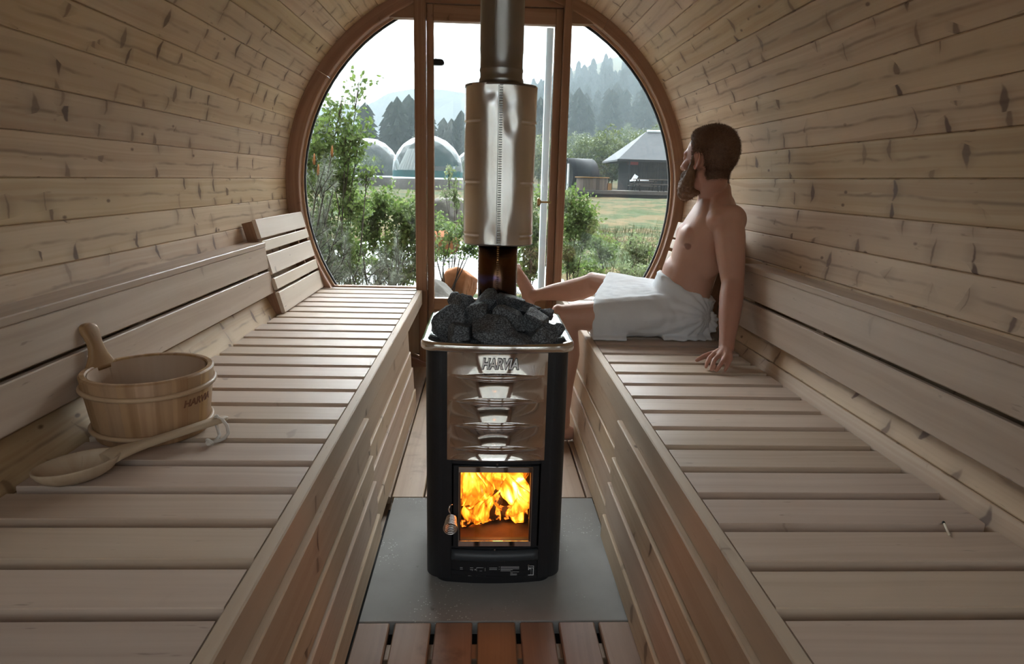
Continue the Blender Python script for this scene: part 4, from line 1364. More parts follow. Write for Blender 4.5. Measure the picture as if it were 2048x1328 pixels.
# ---- hair, with its strands
def strands(m, pts, rr_, lmin, lmax, wid, jitter):
    for p, n, d in pts:
        L = rr_.uniform(lmin, lmax)
        dd = (n * .75 + d * .6 + Vector((rr_.gauss(0, jitter), rr_.gauss(0, jitter), rr_.gauss(0, jitter)))).normalized()
        sd_ = dd.cross(n)
        if sd_.length < .05: continue
        sd_.normalize(); q = n.cross(sd_).normalized()
        b = len(m.v)
        tip = p + dd * L
        bas = p - n * .002
        m.v.extend([tuple(bas + sd_ * wid), tuple(bas - sd_ * wid * .5 + q * wid * .8), tuple(bas - sd_ * wid * .5 - q * wid * .8), tuple(tip)])
        for f in ((0, 1, 3), (1, 2, 3), (2, 0, 3)): m.face([b + i for i in f])
hm = MB()
hr_ = random.Random(3)
def hairline(f, s, u):
    """> 0 where hair grows (head coordinates: forward, left, up)"""
    if u > .030: lim = min(.072, .026 + .55 * (u - .030) + .10 * max(0, .045 - abs(s)))
    elif u > -.038: lim = .034 - .20 * (.030 - u)
    else: lim = -.030
    if u <= -.005: lim = min(lim, .030 if u > -.03 else -.028)
    v = lim - f
    v = min(v, u + .082 + .25 * max(0, abs(s) - .03))
    # skin behind and round the ear
    de = math.hypot((f + .008) / 1.0, (u + .006) / 1.35)
    if abs(s) > .058: v = min(v, de - .0205)
    return v
HM = Matrix((HF, HS, HU)).transposed().to_4x4(); HM.translation = HC
HI = HM.inverted()
H3 = HM.to_3x3()
HI3 = H3.inverted()
spots = []
vals, newco = {}, {}
for v in person.data.vertices:
    if v.co.z < 1.13: continue
    q = HI @ v.co
    if q.length > .17: continue
    h = hairline(q.x, q.y, q.z)
    if h < -.004: continue
    nn = v.normal
    gq = max(0, min(1, h / .022))
    top = max(0, min(1, (q.z - .01) / .07)); back = max(0, min(1, -q.x / .07)) * max(0, min(1, (q.z + .05) / .06))
    nse = noise.noise(q * 55) * .0022 + noise.noise(q * 140) * .0012
    th = -.0015 + gq * (.006 + .012 * top + .009 * back + nse)
    vals[v.index] = th
    newco[v.index] = v.co + nn * th
    if h > .002:
        for _ in range(2): spots.append((v.co + nn * th, nn.copy(), q.copy()))
ids = {}
b0 = 0
for p_ in person.data.polygons:
    if all(i in newco for i in p_.vertices):
        f_ = []
        for i in p_.vertices:
            if i not in ids:
                ids[i] = len(hm.v); hm.v.append(tuple(newco[i]))
            f_.append(ids[i])
        hm.face(f_, None, True)

def comb(p):
    d = Vector((-.2, 0, -.5)) if p.z < .07 else Vector((.5, 0, .25))
    return H3 @ d
strands(hm, [(p, n, comb(q)) for p, n, q in spots], hr_, .005, .012, .0007, .32)
hm.build('hair', M['hair'], person)
# ---- beard: sideburns, jaw and a full chin
bb = MB()
for s in (-1, 1):
    capsule_chain(bb, [(hp(.016, .074 * s, .012), .008), (hp(.020, .073 * s, -.022), .014), (hp(.030, .066 * s, -.060), .022), (hp(.048, .054 * s, -.090), .028), (hp(.076, .028 * s, -.116), .032)], 14)
    capsule_chain(bb, [(hp(.096, .006 * s, -.050), .007), (hp(.092, .024 * s, -.056), .0085), (hp(.082, .036 * s, -.078), .014)], 12)
    ellipsoid(bb, hp(.056, .046 * s, -.072), HF, HS, HU, .034, .020, .030)
ellipsoid(bb, hp(.084, 0, -.112), HF, HS, HU, .042, .044, .044)
ellipsoid(bb, hp(.090, 0, -.138), HF, HS, HU, .034, .036, .030)
ellipsoid(bb, hp(.060, 0, -.120), HF, HS, HU, .035, .046, .030)
bd = voxel(bb, 'beard', M['beard'], .0035, 4, None, lambda c: c + Vector((noise.noise(c * 90), noise.noise(c * 90 + Vector((9, 0, 0))), noise.noise(c * 90 + Vector((0, 9, 0))))) * .0028)
pts = []
for v in bd.data.vertices:
    if hr_.random() < .28:
        n_ = v.normal
        pts.append((v.co.copy(), n_.copy(), HF * .35 - HU * .9))
bs = MB(); strands(bs, pts, hr_, .006, .013, .0006, .22)
b0 = len(bs.v); nv = [tuple(v.co) for v in bd.data.vertices]
bs.v.extend(nv)
for p in bd.data.polygons: bs.face([b0 + i for i in p.vertices], None, True)
bpy.data.objects.remove(bd)
bs.build('beard', M['beard'], person)

# ---- towel wrapped round hips and thighs
tm = MB()
def hull(m, pts):
    bm_ = bmesh.new()
    for p in pts: bm_.verts.new(p)
    r = bmesh.ops.convex_hull(bm_, input=bm_.verts)
    junk = list({g for g in list(r.get('geom_interior', [])) + list(r.get('geom_unused', [])) if isinstance(g, bmesh.types.BMVert)})
    bmesh.ops.delete(bm_, geom=junk, context='VERTS')
    bm_.verts.index_update()
    b = len(m.v)
    m.v.extend(tuple(v.co) for v in bm_.verts)
    for f_ in bm_.faces: m.face([b + v.index for v in f_.verts])
    bm_.free()
def ballpts(c, r, n=10):
    c = Vector(c); out = []
    for i in range(n):
        for j in range(1, n):
            th, ph = PI * j / n, 2 * PI * i / n
            p = c + Vector((math.sin(th) * math.cos(ph), math.sin(th) * math.sin(ph), math.cos(th))) * r
            p.z = max(p.z, BZ + .003)
            out.append(p)
    return out
nl = lambda t: HPL.lerp(KNL, t)
nr = lambda t: HPR.lerp(KNR, t)
# near thigh, far thigh, the cloth stretched between them, the seat and the waist
hem = [Vector((.440, 2.63, .486)), Vector((.436, 2.632, .53)), Vector((.445, 2.66, .625)), Vector((.450, 2.71, .640)), Vector((.455, 2.76, .625)), Vector((.46, 2.78, .49))]
hull(tm, hem + ballpts(nl(.35), .093) + [p for p in ballpts(nl(.68), .080) if p.x > .45])
hull(tm, ballpts(nl(.05), .102) + ballpts(nl(.4), .092))
hemf = [Vector((.590, 3.14, .697)), Vector((.56, 3.11, .66)), Vector((.57, 3.08, .60)), Vector((.655, 3.21, .670)), Vector((.67, 3.20, .60)), Vector((.64, 3.15, .56))]
hull(tm, hemf + ballpts(nr(.35), .090) + [p for p in ballpts(nr(.6), .074) if p.x > .59])
hull(tm, ballpts(nr(.05), .100) + ballpts(nr(.4), .090))
hull(tm, [Vector((.450, 2.70, .640)), Vector((.452, 2.72, .63)), Vector((.585, 3.12, .697)), Vector((.57, 3.10, .68)), Vector((.78, 2.72, .675)), Vector((.78, 2.90, .690)), Vector((.78, 2.72, .64)), Vector((.78, 2.90, .65)), Vector((.62, 3.12, .69))])
hull(tm, ballpts((.865, 2.715, .572), .098) + ballpts((.865, 2.880, .572), .098) + ballpts((.78, 2.80, .60), .09))
rings = []
for z, g in ((.50, .010), (.56, .012), (.62, .012), (.68, .010), (.72, .008), (.75, .006)):
    row = min(spline(secs, 5), key=lambda r: abs(r[0] - z))
    ring = []
    for k in range(40):
        t = 2 * PI * k / 40
        ca, sa = math.cos(t), math.sin(t)
        fwd = (row[3] + g + .025 * max(0, ca)) * (abs(ca) ** .82) * (1 if ca > 0 else -1)
        # the waist line drops towards the back
        zz = min(z, .688 + .058 * ca)
        ring.append(Vector((row[1], row[2], zz)) + TF * fwd + TS * ((row[4] + g) * (abs(sa) ** .82) * (1 if sa > 0 else -1)))
    rings.append(ring)
tm.loft(rings, (True, True), True, True)
capsule_chain(tm, [(tp(.728, .118, .09), .010), (tp(.735, .128, .03), .014), (tp(.738, .128, -.03), .013), (tp(.73, .118, -.09), .010)], 12)
# loose ends lying on the bench
hull(tm, [Vector((.438, 2.615, BZ + .002)), Vector((.585, 2.605, BZ + .002)), Vector((.438, 2.615, BZ + .011)), Vector((.585, 2.605, BZ + .011)), Vector((.58, 2.70, BZ + .002)), Vector((.44, 2.70, BZ + .002)), Vector((.58, 2.70, BZ + .05)), Vector((.44, 2.70, BZ + .05))])
hull(tm, [Vector((.74, 2.612, BZ + .002)), Vector((.955, 2.64, BZ + .002)), Vector((.74, 2.612, BZ + .010)), Vector((.955, 2.64, BZ + .010)), Vector((.95, 2.74, BZ + .002)), Vector((.74, 2.70, BZ + .002)), Vector((.95, 2.74, BZ + .05)), Vector((.74, 2.70, BZ + .05))])
hull(tm, [Vector((.93, 2.66, .50)), Vector((.975, 2.655, .515)), Vector((.99, 2.68, .57)), Vector((.96, 2.67, .60)), Vector((.95, 2.72, .60)), Vector((.95, 2.72, .5)), Vector((.99, 2.72, .52))])
def folds(c):
    # creases fanning from the near hip, shallow waves along the thigh
    hipp = Vector((.93, 2.64, .58))
    d = c - hipp
    ang = math.atan2(d.z, -d.x)
    r = d.length
    wv = math.sin(ang * 17 + 3.0 * noise.noise(c * 7) + r * 6) * math.exp(-((r - .16) / .13) ** 2) * .0055
    wv += .005 * noise.noise(Vector((c.x * 9, c.y * 9, c.z * 16))) + .0022 * noise.noise(c * 34)
    drag = math.sin(c.x * 62 + 14 * noise.noise(c * 5)) * .0018
    out = Vector((c.x - .72, (c.y - 2.82) * 1.2, c.z - .55))
    if out.length > 1e-4: out.normalize()
    q = c + out * (wv + drag)
    q.z = max(q.z, BZ + .001)
    return q
tw_ = voxel(tm, 'towel', M['towel'], .0048, 5, person, folds)
tw_['label'] = 'white towel wrapped round the hips'
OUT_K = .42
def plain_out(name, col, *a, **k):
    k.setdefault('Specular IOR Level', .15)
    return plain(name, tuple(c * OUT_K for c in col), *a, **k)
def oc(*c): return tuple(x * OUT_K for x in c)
# ================================================================ outside
def sstep(a, b, x):
    t = max(0.0, min(1.0, (x - a) / (b - a)))
    return t * t * (3 - 2 * t)
def ground(x, y):
    z = -.36 + .0155 * max(0, min(y, 46) - 6)
    k = x / max(y, 1)
    # river bed across the near left
    rv = sstep(8.2, 9.8, y) * (1 - sstep(16.0, 18.5, y)) * (1 - sstep(.6, 2.0, x))
    z -= .42 * rv
    z += .16 * sstep(48, 60, y)
    if y > 55:
        s = .012 + .125 * sstep(-.06, .11, k) + .30 * max(0, k - .10)
        z += s * (y - 55) * (min(1.6, (y - 55) / 205) ** .5)
    z += .10 * noise.noise(Vector((x * .35, y * .35, 0))) * sstep(5, 9, y) + .03 * noise.noise(Vector((x * 1.7, y * 1.7, 3)))
    if y > 100: z += 1.6 * noise.noise(Vector((x * .02, y * .02, 7))) * sstep(100, 160, y)
    return z

def _grass():
    t = NT('rough_meadow')
    tc = t.n('TexCoord').outputs['Object']
    a = t.noise(tc, .55, 4, .6)
    b = t.noise(tc, 3.2, 4, .65)
    f = t.noise(tc, 28.0, 3, .7)
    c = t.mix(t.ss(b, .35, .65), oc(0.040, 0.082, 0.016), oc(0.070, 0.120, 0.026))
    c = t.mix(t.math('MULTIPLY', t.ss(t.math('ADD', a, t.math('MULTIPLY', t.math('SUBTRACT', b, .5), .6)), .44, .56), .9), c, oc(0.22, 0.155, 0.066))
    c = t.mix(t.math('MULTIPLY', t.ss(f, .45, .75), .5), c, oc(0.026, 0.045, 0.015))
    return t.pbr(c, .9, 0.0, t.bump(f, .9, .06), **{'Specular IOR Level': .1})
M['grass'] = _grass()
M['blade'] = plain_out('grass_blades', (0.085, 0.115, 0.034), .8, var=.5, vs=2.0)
M['rock_far'] = plain_out('far_mountain', (0.045, 0.060, 0.055), .95, var=.5, vs=.018)
def leafmat(name, a, b, tr=.5):
    t = NT(name)
    ri = t.n('NewGeometry').outputs['Random Per Island']
    c = t.mix(ri, tuple(q * .75 for q in a), tuple(q * .75 for q in b))
    d = t.n('BsdfPrincipled', {'Base Color': c, 'Roughness': .5, 'Specular IOR Level': .22})
    tl = t.n('BsdfTranslucent', {'Color': c})
    mx = t.n('MixShader', {0: tr, 1: d, 2: tl})
    t.t.links.new(mx.outputs[0], t.out.inputs[0])
    return t.m
M['leaf'] = leafmat('birch_leaves', (0.055, 0.105, 0.022), (0.155, 0.215, 0.060))
M['leaf2'] = leafmat('willow_leaves', (0.085, 0.125, 0.045), (0.20, 0.24, 0.115))
M['needle'] = leafmat('pine_needles', (0.055, 0.075, 0.045), (0.13, 0.155, 0.10), .15)
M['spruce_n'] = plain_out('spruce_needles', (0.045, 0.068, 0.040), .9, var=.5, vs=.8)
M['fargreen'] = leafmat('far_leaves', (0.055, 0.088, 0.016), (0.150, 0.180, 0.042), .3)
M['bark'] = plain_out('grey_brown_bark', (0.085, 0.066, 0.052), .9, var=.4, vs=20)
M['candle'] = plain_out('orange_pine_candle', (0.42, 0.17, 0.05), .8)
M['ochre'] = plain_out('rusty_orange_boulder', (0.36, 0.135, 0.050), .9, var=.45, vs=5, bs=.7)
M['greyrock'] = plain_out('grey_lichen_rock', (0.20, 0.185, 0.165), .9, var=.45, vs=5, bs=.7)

# ---- terrain: rows fan out with distance
ys = [4.25 * (420 / 4.25) ** (j / 150) for j in range(151)]
ks = np.linspace(-.75, .75, 161)
m = MB()
b0 = 0
for y in ys:
    for k in ks:
        x = k * (y + 3)
        m.v.append((x, y, ground(x, y)))
for j in range(150):
    for i in range(160):
        a = j * 161 + i
        m.face((a, a + 1, a + 162, a + 161), None, True)
tag(m.build('ground', M['grass']), kind='structure')
m = MB(); m.grid(lambda u, v: Vector((-60 + 120 * u, -60 + 64.3 * v, -.40 + .30 * max(0, 52 - 64.3 * v))), 12, 40)
tag(m.build('ground_behind', plain_out('gravel_yard', (0.16, 0.155, 0.14), .95, var=.4, vs=3)), kind='structure')

# ---- river
def _water():
    t = NT('bright_rapids')
    tc = t.n('TexCoord').outputs['Object']
    n = t.noise(t.n('Mapping', {'Vector': tc, 'Scale': (1.0, 2.2, 1)}).outputs[0], 3.0, 4, .6)
    c = t.mix(t.ss(n, .44, .58), (0.06, 0.08, 0.08), (0.45, 0.47, 0.48))
    return t.pbr(c, .12, 0.0, t.bump(n, .5, .06))
m = MB(); m.grid(lambda u, v: Vector((-11 + 13.0 * u, 8.6 + 9.2 * v, -.47 + .02 * math.sin(u * 50) * math.sin(v * 30))), 40, 40)
tag(m.build('river', _water()), 'bright river running past behind the birch shrubs', 'river', kind='structure')

# ---- mountain and haze
prof = [(-330, 66), (-260, 72), (-200, 76), (-157, 82), (-140, 80), (-124, 81), (-119, 90), (-112, 95), (-100, 98), (-85, 101), (-70, 102), (-50, 101), (-27, 99), (0, 94), (17, 92), (64, 85), (110, 80), (200, 74), (330, 66)]
def ridge(x):
    for (a, h), (b, g) in zip(prof, prof[1:]):
        if a <= x <= b: return h + (g - h) * (x - a) / (b - a)
    return prof[0][1]
def mnt(u, v):
    x = -330 + 660 * u; y = 480 + 620 * v
    f = 1 - abs(y - 800) / 340
    h = ridge(x) * max(0, f) ** .62 if f > 0 else 0
    h += 3.0 * noise.noise(Vector((x * .02, y * .02, 1))) * (0 if abs(y - 800) < 15 else 1) * max(0, f)
    return Vector((x, y, max(-5, h) if f > 0 else -5))
m = MB(); m.grid(mnt, 150, 60)
tag(m.build('mountains', M['rock_far']), kind='structure')
def haze(y0, y1, dens, label):
    t = NT('pale_haze')
    vp = t.n('VolumePrincipled', {'Color': (.24, .285, .305, 1), 'Density': dens, 'Anisotropy': 0.0})
    t.t.links.new(vp.outputs[0], t.out.inputs['Volume'])
    m = MB(); m.prism([(-600, y0), (600, y0), (600, y1), (-600, y1)], (0, 0, -8), (1, 0, 0), (0, 1, 0), (0, 0, 1), 190)
    tag(fix_normals(m.build('haze', t.m)), label, 'haze', kind='stuff')
haze(30, 115, .0045, 'thin haze over the meadow and the near wood')
haze(115.5, 1200, .0028, 'pale haze between the wooded slope and the mountains')

# ---- plants
def spruce_mesh(seed, h, w):
    r = random.Random(seed)
    m = MB()
    m.tube([(0, 0, -.5), (0, 0, h * .5), (0, 0, h)], [h * .012, h * .008, .01], 6)
    n = 26
    for i in range(n):
        f = i / (n - 1)
        z = h * (.06 + .92 * f)
        L = w * (1 - f) ** .85 + .12
        cnt = int(11 - 5 * f)
        for k in range(cnt):
            a = 2 * PI * (k + r.random()) / cnt
            l = L * r.uniform(.7, 1.1)
            dx, dy = math.cos(a), math.sin(a)
            px_, py_ = -dy, dx
            dz = -.28 * l
            wd = l * .26
            b = len(m.v)
            m.v.extend([(0, 0, z + .1), (dx * l * .5 + px_ * wd, dy * l * .5 + py_ * wd, z + dz * .5 - .12 * l), (dx * l, dy * l, z + dz), (dx * l * .5 - px_ * wd, dy * l * .5 - py_ * wd, z + dz * .5 - .12 * l), (dx * l * .5, dy * l * .5, z + dz * .3 + .05)])
            for q in ((0, 1, 4), (1, 2, 4), (2, 3, 4), (3, 0, 4)): m.face([b + t_ for t_ in q])
    return m
def broad_mesh(seed, h, w, cnt, ls):
    r = random.Random(seed)
    m = MB()
    m.tube([(0, 0, -.4), (.05, 0, h * .4), (0, .05, h * .85)], [h * .02, h * .014, .02], 6)
    blobs = [(Vector((r.gauss(0, w * .35), r.gauss(0, w * .35), h * r.uniform(.3, .9))), w * r.uniform(.3, .5)) for _ in range(16)]
    for _ in range(cnt):
        c, rad = r.choice(blobs)
        d = Vector((r.gauss(0, 1), r.gauss(0, 1), r.gauss(0, 1))).normalized()
        p = c + d * rad * r.uniform(.6, 1.05)
        leafquad(m, p, (d + Vector((r.gauss(0, .5), r.gauss(0, .5), r.gauss(0, .5)))).normalized(), r, ls * r.uniform(.7, 1.3))
    return m
def leafquad(m, p, n, r, s, asp=.62):
    a = n.cross(Vector((r.gauss(0, 1), r.gauss(0, 1), r.gauss(0, 1))))
    if a.length < .01: a = Vector((1, 0, 0))
    a.normalize(); b_ = n.cross(a)
    i = len(m.v)
    m.v.extend([tuple(p), tuple(p + a * s * .45 + b_ * s * asp * .5 + n * s * .08), tuple(p + a * s), tuple(p + a * s * .45 - b_ * s * asp * .5 + n * s * .08)])
    m.face((i, i + 1, i + 2, i + 3))
protos = {}
def plant_tree(kind, x, y, sc, label, group, rz=0.0, name=None):
    key = kind
    if key not in protos:
        s = int(kind[-1])
        if kind.startswith('spruce'): mm, mat_ = spruce_mesh(s, 1.0, (.17, .20, .15)[s % 3]), M['spruce_n']
        else: mm, mat_ = broad_mesh(40 + s, 1.0, .42, 1500, .055), M['fargreen']
        o = mm.build('spruce_tree' if kind.startswith('spruce') else 'birch_tree', mat_)
        protos[key] = o
    else:
        o = protos[key].copy(); COL.objects.link(o)
    o.location = (x, y, ground(x, y) - .1); o.scale = (sc, sc, sc); o.rotation_euler = (0, 0, rz)
    tag(o, label, 'tree', group)
    return o
tr = random.Random(12)
LB, LH = 'dark spruce in the hazy wood behind the dome tents', 'pale hazy spruce on the slope above the dark cabin'
for (px_, Y, h) in ((-17.5, 88, 7.0), (-16.0, 92, 8.6), (-15.0, 86, 9.0), (-13.4, 92, 8.0), (-12.0, 88, 9.4), (-10.8, 84, 9.6), (-10.0, 90, 10.4), (-9.2, 86, 9.6), (-8.2, 92, 9.4), (-7.0, 86, 8.0), (-5.6, 92, 8.0), (-4.4, 88, 7.6), (-3.2, 90, 8.6), (-2.0, 86, 7.8), (-.8, 92, 8.4), (.6, 88, 8.0), (2.2, 92, 8.4), (-19, 94, 7.5), (-21, 90, 8), (-23, 96, 8), (-25, 90, 7), (4.0, 90, 8.5), (5.6, 94, 9), (7.2, 90, 9), (8.8, 92, 9)):
    plant_tree('spruce%d' % tr.randrange(3), px_, Y, h, LB, 'spruces behind the domes', tr.random() * 6)
for _ in range(215):
    Y = 100 + 240 * tr.random() ** .8; k = tr.uniform(.03, .36)
    plant_tree('spruce%d' % tr.randrange(3), k * Y, Y, tr.uniform(6.0, 11.5), LH, 'spruces on the slope', tr.random() * 6)
for _ in range(80):
    Y = 57 + 85 * tr.random() ** 1.3; k = tr.uniform(.06, .34)
    plant_tree('birch%d' % tr.randrange(3), k * Y, Y, tr.uniform(3.4, 5.4), 'light green broadleaf tree at the foot of the slope behind the deck', 'broadleaf trees at the foot of the slope', tr.random() * 6)
for (x, Y, h) in ((-7.6, 64, 2.3), (-11.5, 66, 3.2), (-14, 62, 3.6), (-2.2, 66, 2.6), (1.0, 62, 3.0), (3.5, 60, 3.4)):
    plant_tree('birch%d' % tr.randrange(3), x, Y, h, 'low bushy green tree close behind the dome tents', 'bushy trees behind the domes', tr.random() * 6)

def leafy_shrub(name, label, base, clusters, nleaf, ls, mat, seed, cat='shrub', group=None):
    """stems rising from the base to every cluster, leaves set along twigs round it"""
    r = random.Random(seed)
    root = empty(name, base); tag(root, label, cat, group)
    B = Vector(base)
    st, lf = MB(), MB()
    for (cx, cy, cz, rad, dens) in clusters:
        c = Vector((cx, cy, cz)) - B
        mid = c * .5 + Vector((r.gauss(0, .06), r.gauss(0, .06), .05))
        st.tube([Vector((r.gauss(0, .05), r.gauss(0, .05), -.1)), mid, c], [.008, .006, .003], 6)
        ntw = int(8 + 14 * dens)
        for _ in range(ntw):
            d = Vector((r.gauss(0, 1), r.gauss(0, 1), r.gauss(.25, .9))).normalized()
            e = c + d * rad * r.uniform(.45, 1.1)
            s0 = c.lerp(mid, r.uniform(0, .35))
            st.tube([s0, s0.lerp(e, .5) + Vector((0, 0, .02)), e], [.0022, .0016, .0009], 4)
            for _ in range(int(1.7 * nleaf * dens / ntw) + 1):
                p = s0.lerp(e, r.uniform(.2, 1.08)) + Vector((r.gauss(0, .025), r.gauss(0, .025), r.gauss(0, .025)))
                n_ = Vector((r.gauss(0, .7), r.gauss(0, .7), r.uniform(.0, 1))).normalized()
                leafquad(lf, p, n_, r, ls * r.uniform(.7, 1.35))
    st.build('stems', M['bark'], root); lf.build('leaves', mat, root)
    return root
def pine_branches(name, label, base, tips, seed, nl=.052, cands=()):
    r = random.Random(seed)
    root = empty(name, base); tag(root, label, 'pine', None)
    B = Vector(base)
    st, nd = MB(), MB()
    for (tx, ty, tz) in tips:
        T = Vector((tx, ty, tz)) - B
        s0 = T * r.uniform(.30, .5) + Vector((0, 0, -.03))
        st.tube([Vector((0, 0, -.1)), s0, T], [.014, .009, .004], 6)
        tw = [(s0, T)]
        for _ in range(5):
            f = r.uniform(.35, .9)
            a = s0.lerp(T, f)
            e = a + (T - s0).normalized() * .12 + Vector((r.gauss(0, .09), r.gauss(0, .09), r.gauss(.02, .07)))
            st.tube([a, e], [.004, .002], 4); tw.append((a, e))
        for a, e in tw:
            ax = (e - a); L = ax.length; ax.normalize()
            for _ in range(int(900 * L)):
                f = r.uniform(.15, 1.03)
                p = a.lerp(e, f)
                d = Vector((r.gauss(0, 1), r.gauss(0, 1), r.gauss(0, 1)))
                d = (d - ax * d.dot(ax)); d = (d.normalized() * .8 + ax * r.uniform(.35, .9)).normalized()
                q = d.cross(ax).normalized() * .0013
                ln = nl * r.uniform(.7, 1.15)
                i = len(nd.v)
                nd.v.extend([tuple(p + q), tuple(p - q), tuple(p + d * ln)]); nd.face((i, i + 1, i + 2))
    st.build('branches', M['bark'], root); nd.build('needles', M['needle'], root)
    for (x, y, z) in cands:
        cm = MB(); c = Vector((x, y, z)) - B
        cm.tube([c, c + Vector((0, 0, .03)), c + Vector((.003, 0, .06)), c + Vector((.004, 0, .085))], [.009, .010, .008, .003], 7)
        cm.build('candle', M['candle'], root)
    return root
g = lambda x, y: ground(x, y) - .02
# left window
leafy_shrub('birch_shrub', 'tall young birch with small leaves filling the left edge of the left window', (-1.40, 5.9, g(-1.4, 5.9)),
    [(-1.42, 5.9, 1.62, .26, .32), (-1.24, 5.9, 1.78, .22, .22), (-1.10, 5.9, 1.90, .16, .10), (-1.48, 5.8, 1.36, .30, .95), (-1.22, 5.9, 1.46, .26, .85), (-1.10, 5.9, 1.48, .16, .22), (-1.50, 5.9, 1.10, .30, .8), (-1.26, 6.0, 1.18, .20, .65), (-1.06, 6.0, 1.20, .12, .16), (-1.45, 6.0, .8, .3, .8), (-1.2, 6.0, .92, .22, .8), (-1.45, 5.9, .55, .28, .8), (-1.25, 5.9, .62, .24, .8), (-1.4, 5.9, .3, .26, .7), (-1.15, 5.9, .36, .22, .6)], 430, .042, M['leaf'], 2)
leafy_shrub('birch_shrub', 'wide low birch bush across the lower half of the left window', (-1.05, 6.9, g(-1.05, 6.9)),
    [(-1.30, 6.8, .78, .26, .8), (-1.05, 6.9, .86, .26, .95), (-.82, 6.9, .80, .24, .95), (-.66, 6.9, .68, .20, .7), (-1.2, 6.9, .52, .26, .65), (-.92, 6.9, .55, .26, .75), (-.68, 6.9, .46, .20, .65), (-1.0, 6.9, .26, .26, .55), (-.72, 6.9, .22, .2, .55), (-1.35, 6.9, .3, .25, .5), (-1.15, 6.85, .68, .2, .6), (-.75, 6.85, .60, .18, .6), (-.95, 6.8, .40, .2, .7), (-.66, 6.85, .34, .16, .6), (-1.1, 6.8, .18, .2, .5), (-.85, 6.8, .12, .2, .5)], 420, .044, M['leaf'], 3)
pine_branches('young_pine', 'young grey-green pine with orange candles at the left edge of the left window', (-1.62, 5.3, g(-1.6, 5.3)),
    [(-1.50, 5.2, 1.22), (-1.30, 5.2, 1.10), (-1.42, 5.2, 1.02), (-1.22, 5.3, .98), (-1.38, 5.2, .84), (-1.52, 5.2, .95), (-1.20, 5.2, 1.25), (-1.30, 5.2, .62), (-1.15, 5.2, .74), (-1.45, 5.2, .66), (-1.38, 5.2, .48), (-1.2, 5.2, .48), (-1.45, 5.2, .35), (-1.1, 5.3, .56), (-1.3, 5.15, .30), (-1.42, 5.1, .56), (-1.28, 5.1, .5), (-1.5, 5.2, .8), (-1.34, 5.15, .72), (-1.22, 5.2, .38)], 4,
    cands=((-1.49, 5.2, 1.22), (-1.19, 5.2, 1.26), (-1.30, 5.2, 1.12), (-1.34, 5.25, 1.20), (-1.42, 5.2, 1.05)))
pine_branches('low_pine', 'low dark pine at the bottom of the left window under the birch bush', (-.98, 5.7, g(-.98, 5.7)),
    [(-1.18, 5.6, .42), (-1.05, 5.6, .5), (-.90, 5.6, .46), (-.80, 5.6, .40), (-.72, 5.6, .48), (-1.2, 5.6, .28), (-.95, 5.6, .32), (-.78, 5.6, .28), (-1.08, 5.6, .22), (-.88, 5.6, .2)], 9)
# seen through the door
leafy_shrub('birch_shrub', 'birch sapling seen through the door glass left of the flue', (-.42, 7.6, g(-.42, 7.6)),
    [(-.55, 7.6, .62, .15, .22), (-.38, 7.6, .50, .18, .45), (-.18, 7.6, .62, .18, .6), (-.15, 7.6, .36, .18, .7), (-.48, 7.6, .30, .12, .25), (-.05, 7.6, .85, .14, .4)], 380, .042, M['leaf'], 5)
leafy_shrub('birch_shrub', 'birch bush seen through the door glass right of the flue', (.46, 6.6, g(.46, 6.6)),
    [(.40, 6.6, .86, .15, .5), (.55, 6.6, .70, .18, .8), (.42, 6.6, .52, .18, .9), (.56, 6.6, .38, .18, .9), (.40, 6.6, .24, .18, .8), (.58, 6.6, 1.0, .12, .3)], 420, .042, M['leaf'], 6)
leafy_shrub('willow_sapling', 'thin pale sapling with a yellowish tip beside the flue sleeve', (-.50, 9.5, g(-.5, 9.5)),
    [(-.52, 9.5, 1.24, .08, .10), (-.45, 9.5, 1.05, .12, .16), (-.58, 9.5, .95, .12, .14), (-.42, 9.5, .82, .12, .16)], 330, .05, M['leaf2'], 7)
# right window
leafy_shrub('birch_shrub', 'leafy green bush at the left edge of the right window', (.98, 6.9, g(.98, 6.9)),
    [(.86, 6.9, .98, .14, .5), (.98, 6.9, .86, .18, .85), (1.10, 6.9, .76, .16, .6), (.90, 6.9, .66, .18, .9), (1.04, 6.9, .54, .18, .6), (.88, 6.9, .40, .16, .7), (.96, 6.9, .22, .16, .5)], 400, .040, M['leaf'], 8)
for k, (x, y, z, r_, lab) in enumerate(((1.45, 8.0, .42, .22, 'low green bush below the lawn in the middle of the right window'), (1.95, 8.2, .38, .26, 'low willow bush below the lawn just left of the man'), (2.30, 7.8, .30, .26, 'low green bush at the foot of the right window by the man'), (1.20, 7.6, .16, .22, 'small green bush by the bottom corner of the right window near the door'), (1.75, 7.4, .10, .26, 'small grey willow bush at the bottom of the right window'))):
    leafy_shrub('low_bush', lab, (x, y, g(x, y)), [(x - .12, y, z, r_ * .8, .6), (x + .12, y, z - .08, r_ * .8, .6), (x, y, z - .18, r_, .7)], 330, .040, M['leaf2'] if k in (1, 4) else M['leaf'], 20 + k, group='low bushes below the lawn')
# rough grass between the window and the deck
gm = MB(); gr = random.Random(31)
for _ in range(15000):
    y = 6.2 + 13 * gr.random() ** 1.3; x = gr.uniform(.4, 2.2 + .28 * y)
    if gr.random() < .25: x = -x * .5; y = gr.uniform(6, 8.4)
    z = ground(x, y)
    h = gr.uniform(.06, .20); a = gr.uniform(0, 2 * PI); wd = .006
    lx, ly = gr.gauss(0, .05), gr.gauss(0, .05)
    b = len(gm.v)
    gm.v.extend([(x - wd * math.cos(a), y - wd * math.sin(a), z - .02), (x + wd * math.cos(a), y + wd * math.sin(a), z - .02), (x + lx, y + ly, z + h)])
    gm.face((b, b + 1, b + 2))
tag(gm.build('grass', M['blade']), 'rough green and straw grass on the slope below the deck', 'grass', kind='stuff')
